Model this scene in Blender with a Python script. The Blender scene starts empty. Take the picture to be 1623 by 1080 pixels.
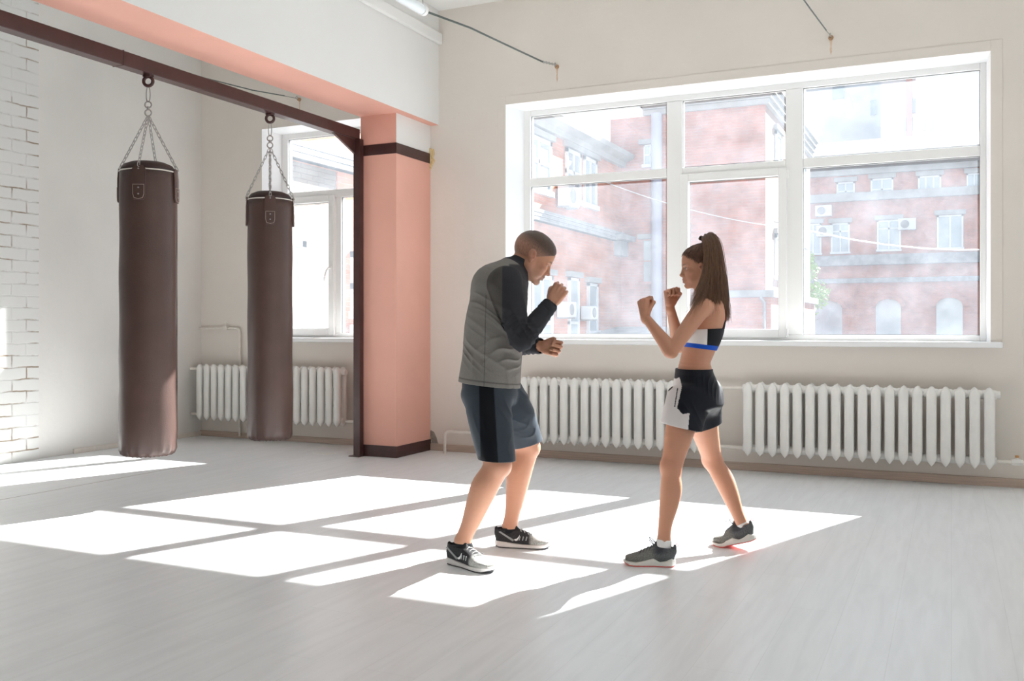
import bpy, bmesh, math, random
import numpy as np
from mathutils import Vector, Matrix
S = bpy.context.scene
COL = S.collection
PI = math.pi
# ------------------------------------------------------------------ camera, sky, sun, exposure
FPX, CX, CY, YAW, HC = 1487.3, 811.5, 518.2, math.radians(25.084), 1.13
cd = bpy.data.cameras.new('camera'); cam = bpy.data.objects.new('camera', cd); COL.objects.link(cam)
cam.location = (0, 0, HC); cam.rotation_euler = (PI/2, 0, YAW)
cd.sensor_fit = 'HORIZONTAL'; cd.sensor_width = 36; cd.lens = FPX*36/1623
cd.shift_y = -(540-CY)/1623; cd.clip_end = 500
S.camera = cam
S.view_settings.view_transform = 'Standard'; S.view_settings.look = 'None'
S.view_settings.gamma = 1; S.view_settings.use_curve_mapping = False
S.view_settings.exposure = 0.72
S.cycles.diffuse_bounces = 6; S.cycles.max_bounces = 12; S.cycles.transparent_max_bounces = 16
S.cycles.sample_clamp_indirect = 8
W = bpy.data.worlds.new('sky'); S.world = W; W.use_nodes = True
nt = W.node_tree; bg = nt.nodes['Background']
tc = nt.nodes.new('ShaderNodeTexCoord'); sx = nt.nodes.new('ShaderNodeSeparateXYZ'); cr = nt.nodes.new('ShaderNodeValToRGB')
nt.links.new(tc.outputs['Generated'], sx.inputs[0]); nt.links.new(sx.outputs['Z'], cr.inputs[0]); nt.links.new(cr.outputs[0], bg.inputs['Color'])
cr.color_ramp.elements[0].position = 0.0; cr.color_ramp.elements[0].color = (1, 1, 1, 1)
cr.color_ramp.elements[1].position = 0.9; cr.color_ramp.elements[1].color = (.62, .78, 1, 1)
bg.inputs['Strength'].default_value = 0.8
sl = bpy.data.lights.new('sun', 'SUN'); sun = bpy.data.objects.new('sun', sl); COL.objects.link(sun)
sun.rotation_euler = Vector((-.372, -1, -.688)).to_track_quat('-Z', 'Y').to_euler(); sun.location = (10, 20, 20)
sl.energy = 20; sl.color = (1, .965, .92); sl.angle = math.radians(.6)

# ------------------------------------------------------------------ projection helpers: the photograph's lens, to place things where they stand
VF = Vector((-math.sin(YAW), math.cos(YAW), 0)); VR = Vector((math.cos(YAW), math.sin(YAW), 0)); VU = Vector((0, 0, 1)); CAM = Vector((0, 0, HC))
def ray(u, v): return VF + VR*((u-CX)/FPX) - VU*((v-CY)/FPX)
def at(u, v, d): return CAM + ray(u, v)*d            # d = distance along the view axis
def onY(u, v, Y): r = ray(u, v); return CAM + r*(Y/r.y)
def onX(u, v, X): r = ray(u, v); return CAM + r*(X/r.x)
def onZ(u, v, Z=0): r = ray(u, v); return CAM + r*((Z-HC)/r.z)

# ------------------------------------------------------------------ objects and tags
def tag(o, label=None, cat=None, group=None, kind=None):
    if label: o['label'] = label
    if cat: o['category'] = cat
    if group: o['group'] = group
    if kind: o['kind'] = kind
    return o
def empty(name, loc=(0, 0, 0), rz=0, parent=None):
    o = bpy.data.objects.new(name, None); COL.objects.link(o); o.location = loc; o.rotation_euler = (0, 0, rz); o.empty_display_size = .1
    if parent: o.parent = parent
    return o
def wm(o): return (wm(o.parent) @ o.matrix_parent_inverse if o.parent else Matrix()) @ o.matrix_basis
def link_mesh(name, me, parent=None, keep_world=True):
    o = bpy.data.objects.new(name, me); COL.objects.link(o)
    if parent:
        o.parent = parent
        if keep_world:
            o.matrix_parent_inverse = wm(parent).inverted()
    return o
def copy_tree(o, parent=None):
    c = o.copy(); COL.objects.link(c); c.parent = parent
    for ch in [q for q in kids.get(o.name, [])]: kids.setdefault(c.name, []).append(copy_tree(ch, c))
    return c
kids = {}

class MB:
    def __init__(s): s.v = []; s.f = []; s.m = []; s.mi = 0
    def add(s, vs, fs):
        n = len(s.v); s.v += [tuple(v) for v in vs]; s.f += [tuple(n+i for i in f) for f in fs]; s.m += [s.mi]*len(fs)
    def box(s, x0, x1, y0, y1, z0, z1):
        s.add([(x0,y0,z0),(x1,y0,z0),(x1,y1,z0),(x0,y1,z0),(x0,y0,z1),(x1,y0,z1),(x1,y1,z1),(x0,y1,z1)],
              [(0,3,2,1),(4,5,6,7),(0,1,5,4),(1,2,6,5),(2,3,7,6),(3,0,4,7)])
        return s
    def tube(s, pts, r, n=8, closed=False, caps=True):
        pts = [Vector(p) for p in pts]; N = len(pts); rs = r if isinstance(r, (list, tuple)) else [r]*N
        vs = []; prev = None
        for i in range(N):
            a = pts[(i-1) % N] if (closed or i > 0) else pts[0]; b = pts[(i+1) % N] if (closed or i < N-1) else pts[-1]
            t = (b-a).normalized()
            if prev is None:
                ref = Vector((0, 0, 1)) if abs(t.z) < .9 else Vector((1, 0, 0)); nx = t.cross(ref).normalized()
            else:
                nx = (prev - t*prev.dot(t)); nx = nx.normalized() if nx.length > 1e-6 else t.orthogonal().normalized()
            prev = nx; ny = t.cross(nx)
            for k in range(n):
                a_ = 2*PI*k/n; vs.append(pts[i] + (nx*math.cos(a_)+ny*math.sin(a_))*rs[i])
        fs = []
        for i in range(N if closed else N-1):
            j = (i+1) % N
            for k in range(n): fs.append((i*n+k, i*n+(k+1) % n, j*n+(k+1) % n, j*n+k))
        if caps and not closed: fs += [tuple(range(n))[::-1], tuple((N-1)*n+k for k in range(n))]
        s.add(vs, fs); return s
    def lathe(s, prof, c=(0, 0, 0), n=32, capb=True, capt=True):
        vs = []; c = Vector(c)
        for r, z in prof:
            for k in range(n): vs.append(c+Vector((r*math.cos(2*PI*k/n), r*math.sin(2*PI*k/n), z)))
        fs = [(i*n+k, i*n+(k+1) % n, (i+1)*n+(k+1) % n, (i+1)*n+k) for i in range(len(prof)-1) for k in range(n)]
        if capb: fs.append(tuple(range(n))[::-1])
        if capt: fs.append(tuple((len(prof)-1)*n+k for k in range(n)))
        s.add(vs, fs); return s
    def prism(s, poly, ext):
        poly = [Vector(p) for p in poly]; e = Vector(ext); n = len(poly)
        s.add(poly+[p+e for p in poly], [tuple(range(n))[::-1], tuple(range(n, 2*n))]+[(i, (i+1) % n, n+(i+1) % n, n+i) for i in range(n)])
        return s
    def build(s, name, mats, parent=None, bevel=0, smooth=False, fix=True, seg=2):
        me = bpy.data.meshes.new(name); me.from_pydata(s.v, [], s.f)
        for m in (mats if isinstance(mats, (list, tuple)) else [mats]): me.materials.append(m)
        me.polygons.foreach_set('material_index', s.m)
        if fix:
            bm = bmesh.new(); bm.from_mesh(me); bmesh.ops.recalc_face_normals(bm, faces=bm.faces); bm.to_mesh(me); bm.free()
        if smooth: me.shade_smooth()
        o = link_mesh(name, me, parent)
        if smooth == 'auto':
            me.set_sharp_from_angle(angle=math.radians(40))
        if bevel:
            b = o.modifiers.new('bevel', 'BEVEL'); b.width = bevel; b.segments = seg; b.limit_method = 'ANGLE'
            me.shade_smooth(); b.harden_normals = True
        return o

# ------------------------------------------------------------------ materials
MATS = {}
def mat(name, col, rough=.6, metal=0, var=0, vscale=5, bump=0, bscale=40, spec=.5, sheen=0, stretch=None, trans=0):
    m = bpy.data.materials.new(name); m.use_nodes = True; t = m.node_tree; b = t.nodes['Principled BSDF']
    b.inputs['Base Color'].default_value = (*col, 1); b.inputs['Roughness'].default_value = rough; b.inputs['Metallic'].default_value = metal
    b.inputs['Specular IOR Level'].default_value = spec; b.inputs['Sheen Weight'].default_value = sheen
    tcn = t.nodes.new('ShaderNodeTexCoord'); src = tcn.outputs['Object']
    if stretch:
        mp = t.nodes.new('ShaderNodeMapping'); mp.inputs['Scale'].default_value = stretch; t.links.new(src, mp.inputs[0]); src = mp.outputs[0]
    if var:
        n = t.nodes.new('ShaderNodeTexNoise'); n.inputs['Scale'].default_value = vscale; n.inputs['Detail'].default_value = 6; t.links.new(src, n.inputs['Vector'])
        r = t.nodes.new('ShaderNodeValToRGB'); r.color_ramp.elements[0].position = .3; r.color_ramp.elements[1].position = .7
        r.color_ramp.elements[0].color = (*[c*(1-var) for c in col], 1); r.color_ramp.elements[1].color = (*[min(1, c*(1+var)) for c in col], 1)
        t.links.new(n.outputs['Fac'], r.inputs[0]); t.links.new(r.outputs[0], b.inputs['Base Color'])
    if bump:
        n2 = t.nodes.new('ShaderNodeTexNoise'); n2.inputs['Scale'].default_value = bscale; n2.inputs['Detail'].default_value = 5; t.links.new(src, n2.inputs['Vector'])
        bp = t.nodes.new('ShaderNodeBump'); bp.inputs['Strength'].default_value = bump; bp.inputs['Distance'].default_value = .01
        t.links.new(n2.outputs['Fac'], bp.inputs['Height']); t.links.new(bp.outputs[0], b.inputs['Normal'])
    MATS[name] = m; return m
plaster_warm = mat('plaster_warm', (.74, .69, .635), .85, var=.025, vscale=1.6, bump=.25, bscale=14)
plaster_white = mat('plaster_white', (.76, .75, .72), .85, var=.045, vscale=1.3, bump=.3, bscale=9)
beam_white = mat('beam_white', (.79, .785, .77), .85, var=.015, vscale=2, bump=.15, bscale=16)
pink = mat('pink_paint', (.77, .41, .325), .75, var=.03, vscale=3, bump=.15, bscale=18)
brown_paint = mat('brown_paint', (.060, .024, .022), .28, var=.15, vscale=8, bump=.08, bscale=30)
upvc = mat('white_upvc', (.90, .90, .89), .35)
reveal_white = mat('white_reveal', (.88, .89, .90), .5)
enamel = mat('white_enamel', (.80, .79, .76), .4, var=.03, vscale=9, bump=.05, bscale=60)
pipe_paint = mat('painted_pipe', (.76, .72, .66), .5, var=.05, vscale=20)
base_wood = mat('baseboard_wood', (.52, .41, .34), .6, var=.14, vscale=6, stretch=(.6, 8, 20), bump=.05)
steel = mat('zinc_steel', (.45, .45, .44), .35, metal=1)
ceiling_m = mat('ceiling_paint', (.84, .83, .81), .9, var=.02, vscale=1)
rubber = mat('dark_cable', (.10, .12, .11), .6)

def glass_mat():
    m = bpy.data.materials.new('dusty_glass'); m.use_nodes = True; t = m.node_tree; N = t.nodes; L = t.links
    N.remove(N['Principled BSDF']); out = N['Material Output']
    tr = N.new('ShaderNodeBsdfTransparent'); tr.inputs[0].default_value = (.93, .95, .96, 1)
    tl = N.new('ShaderNodeBsdfTranslucent'); tl.inputs[0].default_value = (.76, .87, 1.0, 1)
    gl = N.new('ShaderNodeBsdfGlossy'); gl.inputs['Roughness'].default_value = .02
    tcn = N.new('ShaderNodeTexCoord'); n = N.new('ShaderNodeTexNoise'); n.inputs['Scale'].default_value = 2.2; n.inputs['Detail'].default_value = 10; n.inputs['Roughness'].default_value = .65
    mr = N.new('ShaderNodeMapRange'); mr.inputs['From Min'].default_value = .3; mr.inputs['From Max'].default_value = .7
    mr.inputs['To Min'].default_value = .020; mr.inputs['To Max'].default_value = .058
    L.new(tcn.outputs['Object'], n.inputs['Vector']); L.new(n.outputs['Fac'], mr.inputs['Value'])
    mx = N.new('ShaderNodeMixShader'); L.new(mr.outputs[0], mx.inputs[0]); L.new(tr.outputs[0], mx.inputs[1]); L.new(tl.outputs[0], mx.inputs[2])
    m2 = N.new('ShaderNodeMixShader'); m2.inputs[0].default_value = .03; L.new(mx.outputs[0], m2.inputs[1]); L.new(gl.outputs[0], m2.inputs[2])
    L.new(m2.outputs[0], out.inputs['Surface']); return m
glass = glass_mat()

def floor_mat():
    m = bpy.data.materials.new('pale_laminate'); m.use_nodes = True; t = m.node_tree; N = t.nodes; L = t.links; b = N['Principled BSDF']
    tcn = N.new('ShaderNodeTexCoord')
    mp = N.new('ShaderNodeMapping'); mp.inputs['Rotation'].default_value = (0, 0, PI/2); L.new(tcn.outputs['Object'], mp.inputs[0])
    br = N.new('ShaderNodeTexBrick'); br.offset = .37; br.inputs['Scale'].default_value = 1; br.inputs['Brick Width'].default_value = 1.3; br.inputs['Row Height'].default_value = .195
    br.inputs['Mortar Size'].default_value = .0012; br.inputs['Mortar Smooth'].default_value = .2
    br.inputs['Color1'].default_value = (.83, .845, .86, 1); br.inputs['Color2'].default_value = (.81, .825, .84, 1); br.inputs['Mortar'].default_value = (.74, .75, .76, 1)
    L.new(mp.outputs[0], br.inputs['Vector'])
    m2 = N.new('ShaderNodeMapping'); m2.inputs['Scale'].default_value = (14, 1.3, 1); L.new(tcn.outputs['Object'], m2.inputs[0])
    n = N.new('ShaderNodeTexNoise'); n.inputs['Scale'].default_value = 1.6; n.inputs['Detail'].default_value = 8; n.inputs['Distortion'].default_value = .6; L.new(m2.outputs[0], n.inputs['Vector'])
    r = N.new('ShaderNodeValToRGB'); r.color_ramp.elements[0].position = .32; r.color_ramp.elements[0].color = (.955, .955, .955, 1); r.color_ramp.elements[1].position = .62; r.color_ramp.elements[1].color = (1.02, 1.02, 1.02, 1)
    L.new(n.outputs['Fac'], r.inputs[0])
    mu = N.new('ShaderNodeMixRGB'); mu.blend_type = 'MULTIPLY'; mu.inputs[0].default_value = 1; L.new(br.outputs['Color'], mu.inputs[1]); L.new(r.outputs[0], mu.inputs[2])
    # one open joint between the two floor sheets of the left bay
    sp = N.new('ShaderNodeSeparateXYZ'); L.new(tcn.outputs['Object'], sp.inputs[0])
    c1 = N.new('ShaderNodeMath'); c1.operation = 'COMPARE'; c1.inputs[1].default_value = -5.62; c1.inputs[2].default_value = .006; L.new(sp.outputs['X'], c1.inputs[0])
    c2 = N.new('ShaderNodeMath'); c2.operation = 'LESS_THAN'; c2.inputs[1].default_value = 5.75; L.new(sp.outputs['Y'], c2.inputs[0])
    c3 = N.new('ShaderNodeMath'); c3.operation = 'MULTIPLY'; L.new(c1.outputs[0], c3.inputs[0]); L.new(c2.outputs[0], c3.inputs[1])
    m3 = N.new('ShaderNodeMixRGB'); L.new(c3.outputs[0], m3.inputs[0]); L.new(mu.outputs[0], m3.inputs[1]); m3.inputs[2].default_value = (.33, .28, .24, 1)
    L.new(m3.outputs[0], b.inputs['Base Color'])
    n3 = N.new('ShaderNodeTexNoise'); n3.inputs['Scale'].default_value = 1.1; n3.inputs['Detail'].default_value = 4; L.new(tcn.outputs['Object'], n3.inputs['Vector'])
    rr = N.new('ShaderNodeMapRange'); rr.inputs['To Min'].default_value = .27; rr.inputs['To Max'].default_value = .42; L.new(n3.outputs['Fac'], rr.inputs['Value']); L.new(rr.outputs[0], b.inputs['Roughness'])
    b.inputs['Specular IOR Level'].default_value = .5
    bp = N.new('ShaderNodeBump'); bp.inputs['Strength'].default_value = .08; bp.inputs['Distance'].default_value = .005; L.new(n.outputs['Fac'], bp.inputs['Height']); L.new(bp.outputs[0], b.inputs['Normal'])
    return m
def brick_mat(name, c1, c2, mortar, bw=.25, rh=.075, ms=.006, bump=.6, rough=.85, patch=None, off=.5, msm=.3):
    m = bpy.data.materials.new(name); m.use_nodes = True; t = m.node_tree; N = t.nodes; L = t.links; b = N['Principled BSDF']; b.inputs['Roughness'].default_value = rough
    tcn = N.new('ShaderNodeTexCoord'); sp = N.new('ShaderNodeSeparateXYZ'); L.new(tcn.outputs['Object'], sp.inputs[0])
    ad = N.new('ShaderNodeMath'); ad.operation = 'ADD'; L.new(sp.outputs['X'], ad.inputs[0]); L.new(sp.outputs['Y'], ad.inputs[1])
    cb = N.new('ShaderNodeCombineXYZ'); L.new(ad.outputs[0], cb.inputs['X']); L.new(sp.outputs['Z'], cb.inputs['Y'])
    wn = N.new('ShaderNodeTexNoise'); wn.inputs['Scale'].default_value = 7; wn.inputs['Detail'].default_value = 3; L.new(tcn.outputs['Object'], wn.inputs['Vector'])
    sb = N.new('ShaderNodeVectorMath'); sb.operation = 'SCALE'; sb.inputs['Scale'].default_value = .02; L.new(wn.outputs['Color'], sb.inputs[0])
    av = N.new('ShaderNodeVectorMath'); L.new(cb.outputs[0], av.inputs[0]); L.new(sb.outputs[0], av.inputs[1])
    br = N.new('ShaderNodeTexBrick'); br.offset = off; br.inputs['Scale'].default_value = 1; br.inputs['Brick Width'].default_value = bw; br.inputs['Row Height'].default_value = rh
    br.inputs['Mortar Size'].default_value = ms; br.inputs['Mortar Smooth'].default_value = msm
    br.inputs['Color1'].default_value = (*c1, 1); br.inputs['Color2'].default_value = (*c2, 1); br.inputs['Mortar'].default_value = (*mortar, 1); L.new(av.outputs[0], br.inputs['Vector'])
    n = N.new('ShaderNodeTexNoise'); n.inputs['Scale'].default_value = 2.5; n.inputs['Detail'].default_value = 8; L.new(tcn.outputs['Object'], n.inputs['Vector'])
    outc = br.outputs['Color']; fac = br.outputs['Fac']
    if patch:   # mortar shows only where the paint has worn off
        r = N.new('ShaderNodeValToRGB'); r.color_ramp.elements[0].position = .47; r.color_ramp.elements[1].position = .64; 
        n.inputs['Scale'].default_value = 4.5
        L.new(n.outputs['Fac'], r.inputs[0]); mu = N.new('ShaderNodeMath'); mu.operation = 'MULTIPLY'; L.new(r.outputs[0], mu.inputs[0]); L.new(br.outputs['Fac'], mu.inputs[1])
        mx = N.new('ShaderNodeMixRGB'); L.new(mu.outputs[0], mx.inputs[0]); mx.inputs[1].default_value = (*c1, 1); mx.inputs[2].default_value = (*patch, 1); outc = mx.outputs[0]
    else:
        r = N.new('ShaderNodeValToRGB'); r.color_ramp.elements[0].position = .3; r.color_ramp.elements[0].color = (.78, .78, .78, 1); r.color_ramp.elements[1].position = .7; r.color_ramp.elements[1].color = (1.15, 1.12, 1.1, 1)
        L.new(n.outputs['Fac'], r.inputs[0]); mx = N.new('ShaderNodeMixRGB'); mx.blend_type = 'MULTIPLY'; mx.inputs[0].default_value = 1; L.new(outc, mx.inputs[1]); L.new(r.outputs[0], mx.inputs[2]); outc = mx.outputs[0]
    L.new(outc, b.inputs['Base Color'])
    iv = N.new('ShaderNodeMath'); iv.operation = 'SUBTRACT'; iv.inputs[0].default_value = 1; L.new(fac, iv.inputs[1])
    a2 = N.new('ShaderNodeMath'); a2.operation = 'MULTIPLY_ADD'; a2.inputs[1].default_value = .35; L.new(wn.outputs['Fac'], a2.inputs[0]); L.new(iv.outputs[0], a2.inputs[2])
    bp = N.new('ShaderNodeBump'); bp.inputs['Strength'].default_value = bump; bp.inputs['Distance'].default_value = .008; L.new(a2.outputs[0], bp.inputs['Height']); L.new(bp.outputs[0], b.inputs['Normal'])
    return m
floor_m = floor_mat()
brick_white = brick_mat('white_painted_brick', (.76, .765, .75), (.76, .765, .75), (.76, .765, .75), .27, .100, .0065, .7, patch=(.34, .27, .20))
brick_red = brick_mat('red_brick', (.50, .19, .105), (.43, .165, .10), (.44, .25, .18))
brick_red_old = brick_mat('old_red_brick', (.44, .18, .13), (.38, .165, .125), (.40, .24, .20))
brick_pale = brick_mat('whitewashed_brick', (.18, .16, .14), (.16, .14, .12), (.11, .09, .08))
brick_side = brick_mat('sunlit_side_brick', (.26, .15, .105), (.24, .14, .10), (.22, .16, .13))  # same block's sunlit side: brick colour set apart for the light falling there
ext_white = mat('outdoor_white', (.55, .57, .60), .6); ext_pipe = mat('blue_grey_pipe', (.34, .36, .44), .5)
ext_glass = mat('outdoor_window_glass', (.30, .36, .40), .15, spec=.8)
ext_grey = mat('weathered_grey', (.25, .25, .26), .8, var=.25, vscale=3)
stone_pale = mat('pale_stone', (.30, .295, .29), .8, var=.1, vscale=3)
roof_red = mat('red_roof', (.26, .14, .115), .7, var=.1)
roof_tan = mat('tan_roof', (.25, .215, .18), .8, var=.12, vscale=.5)
asphalt = mat('yard_asphalt', (.22, .22, .22), .9, var=.15)
tower_white = mat('tower_render', (.60, .63, .66), .8, var=.03, vscale=.2)
tower_pink = mat('tower_pink', (.50, .33, .30), .8)
leaf_m = mat('leaves', (.22, .34, .06), .6, var=.3, vscale=30)
wood_trunk = mat('bark', (.20, .16, .12), .9)
# ------------------------------------------------------------------ the room
YW, XL, XR, YB, ZC, WT = 7.476, -7.07, 5.6, -3.2, 4.015, .33
W1 = (-3.56, .253, 1.02, 3.09)          # opening of the wide window
W2 = (-6.275, -4.80, 1.02, 3.115)       # opening behind the pillar
W3 = (2.4, 5.3, 1.02, 3.09)             # next window along the wall, right of the frame
def struct(o): o['kind'] = 'structure'; return o
MB().box(XL-.3, XR+.3, YB-.3, YW+WT, -.2, 0).build('floor', floor_m)['kind'] = 'structure'
MB().box(XL-.3, XR+.3, YB-.3, YW+WT, ZC, ZC+.25).build('ceiling', ceiling_m)['kind'] = 'structure'
w = MB(); xs = [XL-.3, W2[0], W2[1], W1[0], W1[1], W3[0], W3[1], XR+.3]
for i in range(0, 8, 2): w.box(xs[i], xs[i+1], YW, YW+WT, 0, ZC)
for o_ in (W1, W2, W3): w.box(o_[0], o_[1], YW, YW+WT, 0, o_[2]); w.box(o_[0], o_[1], YW, YW+WT, o_[3], ZC)
struct(w.build('wall_back', plaster_warm))
struct(MB().box(XL-.3, XL, 5.545, YW, 0, ZC).build('wall_left', plaster_white))
struct(MB().box(XL-.3, XL+.012, YB, 5.545, 0, ZC).build('wall_left_brick', brick_white))
m = MB(); ys = [YB, -1.6, 1.6, YW]
for i in (0, 2): m.box(XR, XR+.3, ys[i], ys[i+1], 0, ZC)
for i in (1,): m.box(XR, XR+.3, ys[i], ys[i+1], 0, .95); m.box(XR, XR+.3, ys[i], ys[i+1], 3.3, ZC)
struct(m.build('wall_right', plaster_white))
struct(MB().box(XL-.3, XR+.3, YB-.3, YB, 0, ZC).build('wall_front', plaster_white))
# great white beam with its salmon underside, carried by the pillar
PX0, PX1, PY = -4.69, -4.325, 6.89
ZS = 2.972; BX0, BX1 = -4.695, -4.236
b = MB(); b.box(BX0, BX1, YB, YW, ZS, ZC)
o = b.build('ceiling_beam', [beam_white, pink]); struct(o)
for p in o.data.polygons:
    if p.normal.z < -.5: p.material_index = 1
LX = onY(702, 71, YW).x
struct(MB().box(BX1, LX, YB, YW, 3.70, 3.80).build('trim_ledge', beam_white, bevel=.012))
zb0 = onY(628, 243, PY).z; zb1 = onY(628, 226, PY).z
b = MB(); b.box(PX0, PX1, PY, YW, 0, zb0+.03); b.box(PX0, PX1, PY, YW, zb0+.03, ZS)
o = b.build('pillar', [pink, beam_white]); struct(o)
for p in o.data.polygons:
    if p.normal.x > .5 and p.center.z > zb0+.02: p.material_index = 1
def wrap(name, z0, z1, t):
    m = MB(); m.box(PX0-.0, PX1+t, PY-t, PY, z0, z1); m.box(PX1, PX1+t, PY, YW-.004, z0, z1); return struct(m.build(name, brown_paint, bevel=.002))
wrap('trim_pillar_strap', zb0, zb1, .006); wrap('baseboard_pillar', 0, .10, .008)
# baseboards
struct(MB().box(PX1+.01, XR, YW-.022, YW, 0, .062).build('baseboard_back', base_wood, bevel=.003))
struct(MB().box(XL, PX0-.06, YW-.022, YW, 0, .055).build('baseboard_bay', base_wood, bevel=.003))
struct(MB().box(XL, XL+.02, 5.9, YW-.02, 0, .045).build('baseboard_left', pipe_paint, bevel=.003))
# raised plaster band round the wide window
def surround(name, W_, k, t=.006):
    x0, x1, z0, z1 = W_; m = MB(); m.box(x0-k, x0, YW-t, YW, z0-.02, z1+k); m.box(x1, x1+k, YW-t, YW, z0-.02, z1+k); m.box(x0, x1, YW-t, YW, z1, z1+k)
    return struct(m.build(name, plaster_warm, bevel=.002))
surround('trim_window_band', W1, .075)
# white reveals
def reveal(name, W_, splay):
    x0, x1, z0, z1 = W_; a, b_ = YW-.001, YW+WT+.001; m = MB(); g = .22
    m.prism([(x0, a, z0), (x0+splay, a+g, z0), (x0+splay, b_, z0), (x0-.0, b_, z0)], (0, 0, z1-z0))
    m.prism([(x1, a, z0), (x1, b_, z0), (x1-.02, b_, z0), (x1-.02, a+g, z0)], (0, 0, z1-z0))
    m.prism([(x0, a, z1), (x0, b_, z1), (x0, b_, z1-.022), (x0, a+g, z1-.022)], (x1-x0, 0, 0))
    return struct(m.build(name, reveal_white))
reveal('trim_reveal_wide', W1, .075); reveal('trim_reveal_bay', W2, .07); reveal('trim_reveal_side', W3, .02)

# ------------------------------------------------------------------ windows (glass plane YG)
YG = 7.73; gasket_m = mat('grey_gasket', (.16, .18, .18), .7)
def window(name, W_, frames, sashes, panes, label, sillx, handle=None):
    r = empty(name, ((W_[0]+W_[1])/2, YG, W_[2])); struct(r); r['label'] = label
    m = MB()
    for f in frames: m.box(f[0], f[1], YG-.03, YG+.045, f[2], f[3])
    m.build('window_frame', upvc, r, bevel=.006)
    for s in sashes:
        x0, x1, z0, z1, g = s; m = MB()
        m.box(x0, x0+g, YG-.055, YG+.03, z0, z1); m.box(x1-g, x1, YG-.055, YG+.03, z0, z1)
        m.box(x0+g, x1-g, YG-.055, YG+.03, z0, z0+g); m.box(x0+g, x1-g, YG-.055, YG+.03, z1-g, z1)
        so = m.build('sash', upvc, r, bevel=.005)
        hm = MB()
        for zz in (z0+.04, z1-.06): hm.tube([(x1+.008, YG-.062, zz-.03), (x1+.008, YG-.062, zz+.03)], .007, 8)
        hm.build('hinge', upvc, so)
    for p in panes:
        g = MB().box(p[0]-.012, p[1]+.012, YG-.004, YG+.004, p[2]-.012, p[3]+.012).build('glass_pane', glass, r)
        m = MB(); q = .004; a_, b_ = YG-.034 if p[3] not in (2.335, 2.375) else YG-.058, YG-.004
        m.box(p[0], p[0]+q, YG-.012, b_, p[2], p[3]); m.box(p[1]-q, p[1], YG-.012, b_, p[2], p[3]); m.box(p[0]+q, p[1]-q, YG-.012, b_, p[2], p[2]+q); m.box(p[0]+q, p[1]-q, YG-.012, b_, p[3]-q, p[3]); m.build('gasket', gasket_m, g)
    if handle:
        hx, hz = handle; hm = MB(); hm.box(hx-.013, hx+.013, YG-.068, YG-.055, hz-.03, hz+.035)
        hm.tube([(hx, YG-.068, hz+.01), (hx, YG-.095, hz+.01), (hx-.012, YG-.105, hz-.01), (hx-.03, YG-.108, hz-.06), (hx-.042, YG-.106, hz-.115)], [.009, .009, .01, .009, .007], 8)
        hm.build('handle', upvc, r, bevel=.002)
    sx0, sx1 = sillx
    MB().box(sx0, sx1, YW-.055, YG-.03, W_[2]-.04, W_[2]+.002).build('sill', reveal_white, r, bevel=.008)
    return r
z0, z1, tz0, tz1 = 1.067, 3.022, 2.388, 2.463
fx = [-3.49, -3.42, -2.168, -2.033, -1.196, -1.062, .191, .235]
fr = [(fx[0], fx[1], 1.02, 3.072), (fx[2], fx[3], z0, z1), (fx[4], fx[5], z0, z1), (fx[6], fx[7], 1.02, 3.072), (fx[1], fx[6], 1.02, z0), (fx[1], fx[6], z1, 3.072),
      (fx[1], fx[2], tz0, tz1), (fx[3], fx[4], tz0-.01, tz1-.005), (fx[5], fx[6], tz0, tz1)]
window('window_1', W1, fr, [(-2.045, -1.185, 1.045, 2.40, .065)],
       [(fx[1], fx[2], z0, tz0), (fx[1], fx[2], tz1, z1), (fx[3], fx[4], tz1, z1), (fx[5], fx[6], z0, tz0), (fx[5], fx[6], tz1, z1), (-1.974, -1.245, 1.10, 2.335)],
       'wide white three-part window above the two radiators', (W1[0]-.03, W1[1]+.075))
lx = [-6.205, -6.13, -5.535, -5.475, -4.885, -4.82]
fr = [(lx[0], lx[1], 1.02, 3.10), (lx[4], lx[5], 1.02, 3.10), (lx[1], lx[4], 1.02, z0), (lx[1], lx[4], 3.04, 3.10), (lx[1], lx[4], 2.415, 2.495), (lx[2], lx[3], z0, 2.415)]
window('window_2', W2, fr, [(-6.16, -5.545, 1.045, 2.44, .065)], [(lx[1], lx[4], 2.495, 3.04), (lx[3], lx[4], z0, 2.415), (-6.095, -5.61, 1.11, 2.375)],
       'narrower white window seen between the hanging bags and the pillar', (W2[0]-.03, W2[1]+.03), handle=(-5.58, 1.70))
rx = [W3[0]+.02, W3[0]+.09, 3.3, 3.43, 4.25, 4.38, W3[1]-.09, W3[1]-.02]
fr = [(rx[0], rx[1], 1.02, 3.072), (rx[2], rx[3], z0, z1), (rx[4], rx[5], z0, z1), (rx[6], rx[7], 1.02, 3.072), (rx[1], rx[6], 1.02, z0), (rx[1], rx[6], z1, 3.072), (rx[1], rx[6], tz0, tz1)]
window('window_3', W3, fr, [], [(rx[1], rx[2], z0, z1), (rx[3], rx[4], z0, z1), (rx[5], rx[6], z0, z1)], 'window further right along the same wall', (W3[0]-.03, W3[1]+.03))

for i, (a0, a1) in enumerate([(-1.6, 1.6)]):
    r = empty('window_%d' % (4+i), (XR+.2, (a0+a1)/2, .95)); struct(r); r['label'] = 'window in the right-hand wall, out of the picture'
    m = MB(); m.box(XR+.18, XR+.25, a0, a0+.08, .95, 3.3); m.box(XR+.18, XR+.25, a1-.08, a1, .95, 3.3); m.box(XR+.18, XR+.25, a0, a1, .95, 1.03); m.box(XR+.18, XR+.25, a0, a1, 3.22, 3.3); m.box(XR+.18, XR+.25, (a0+a1)/2-.06, (a0+a1)/2+.06, .95, 3.3)
    m.build('window_frame', upvc, r)

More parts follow.
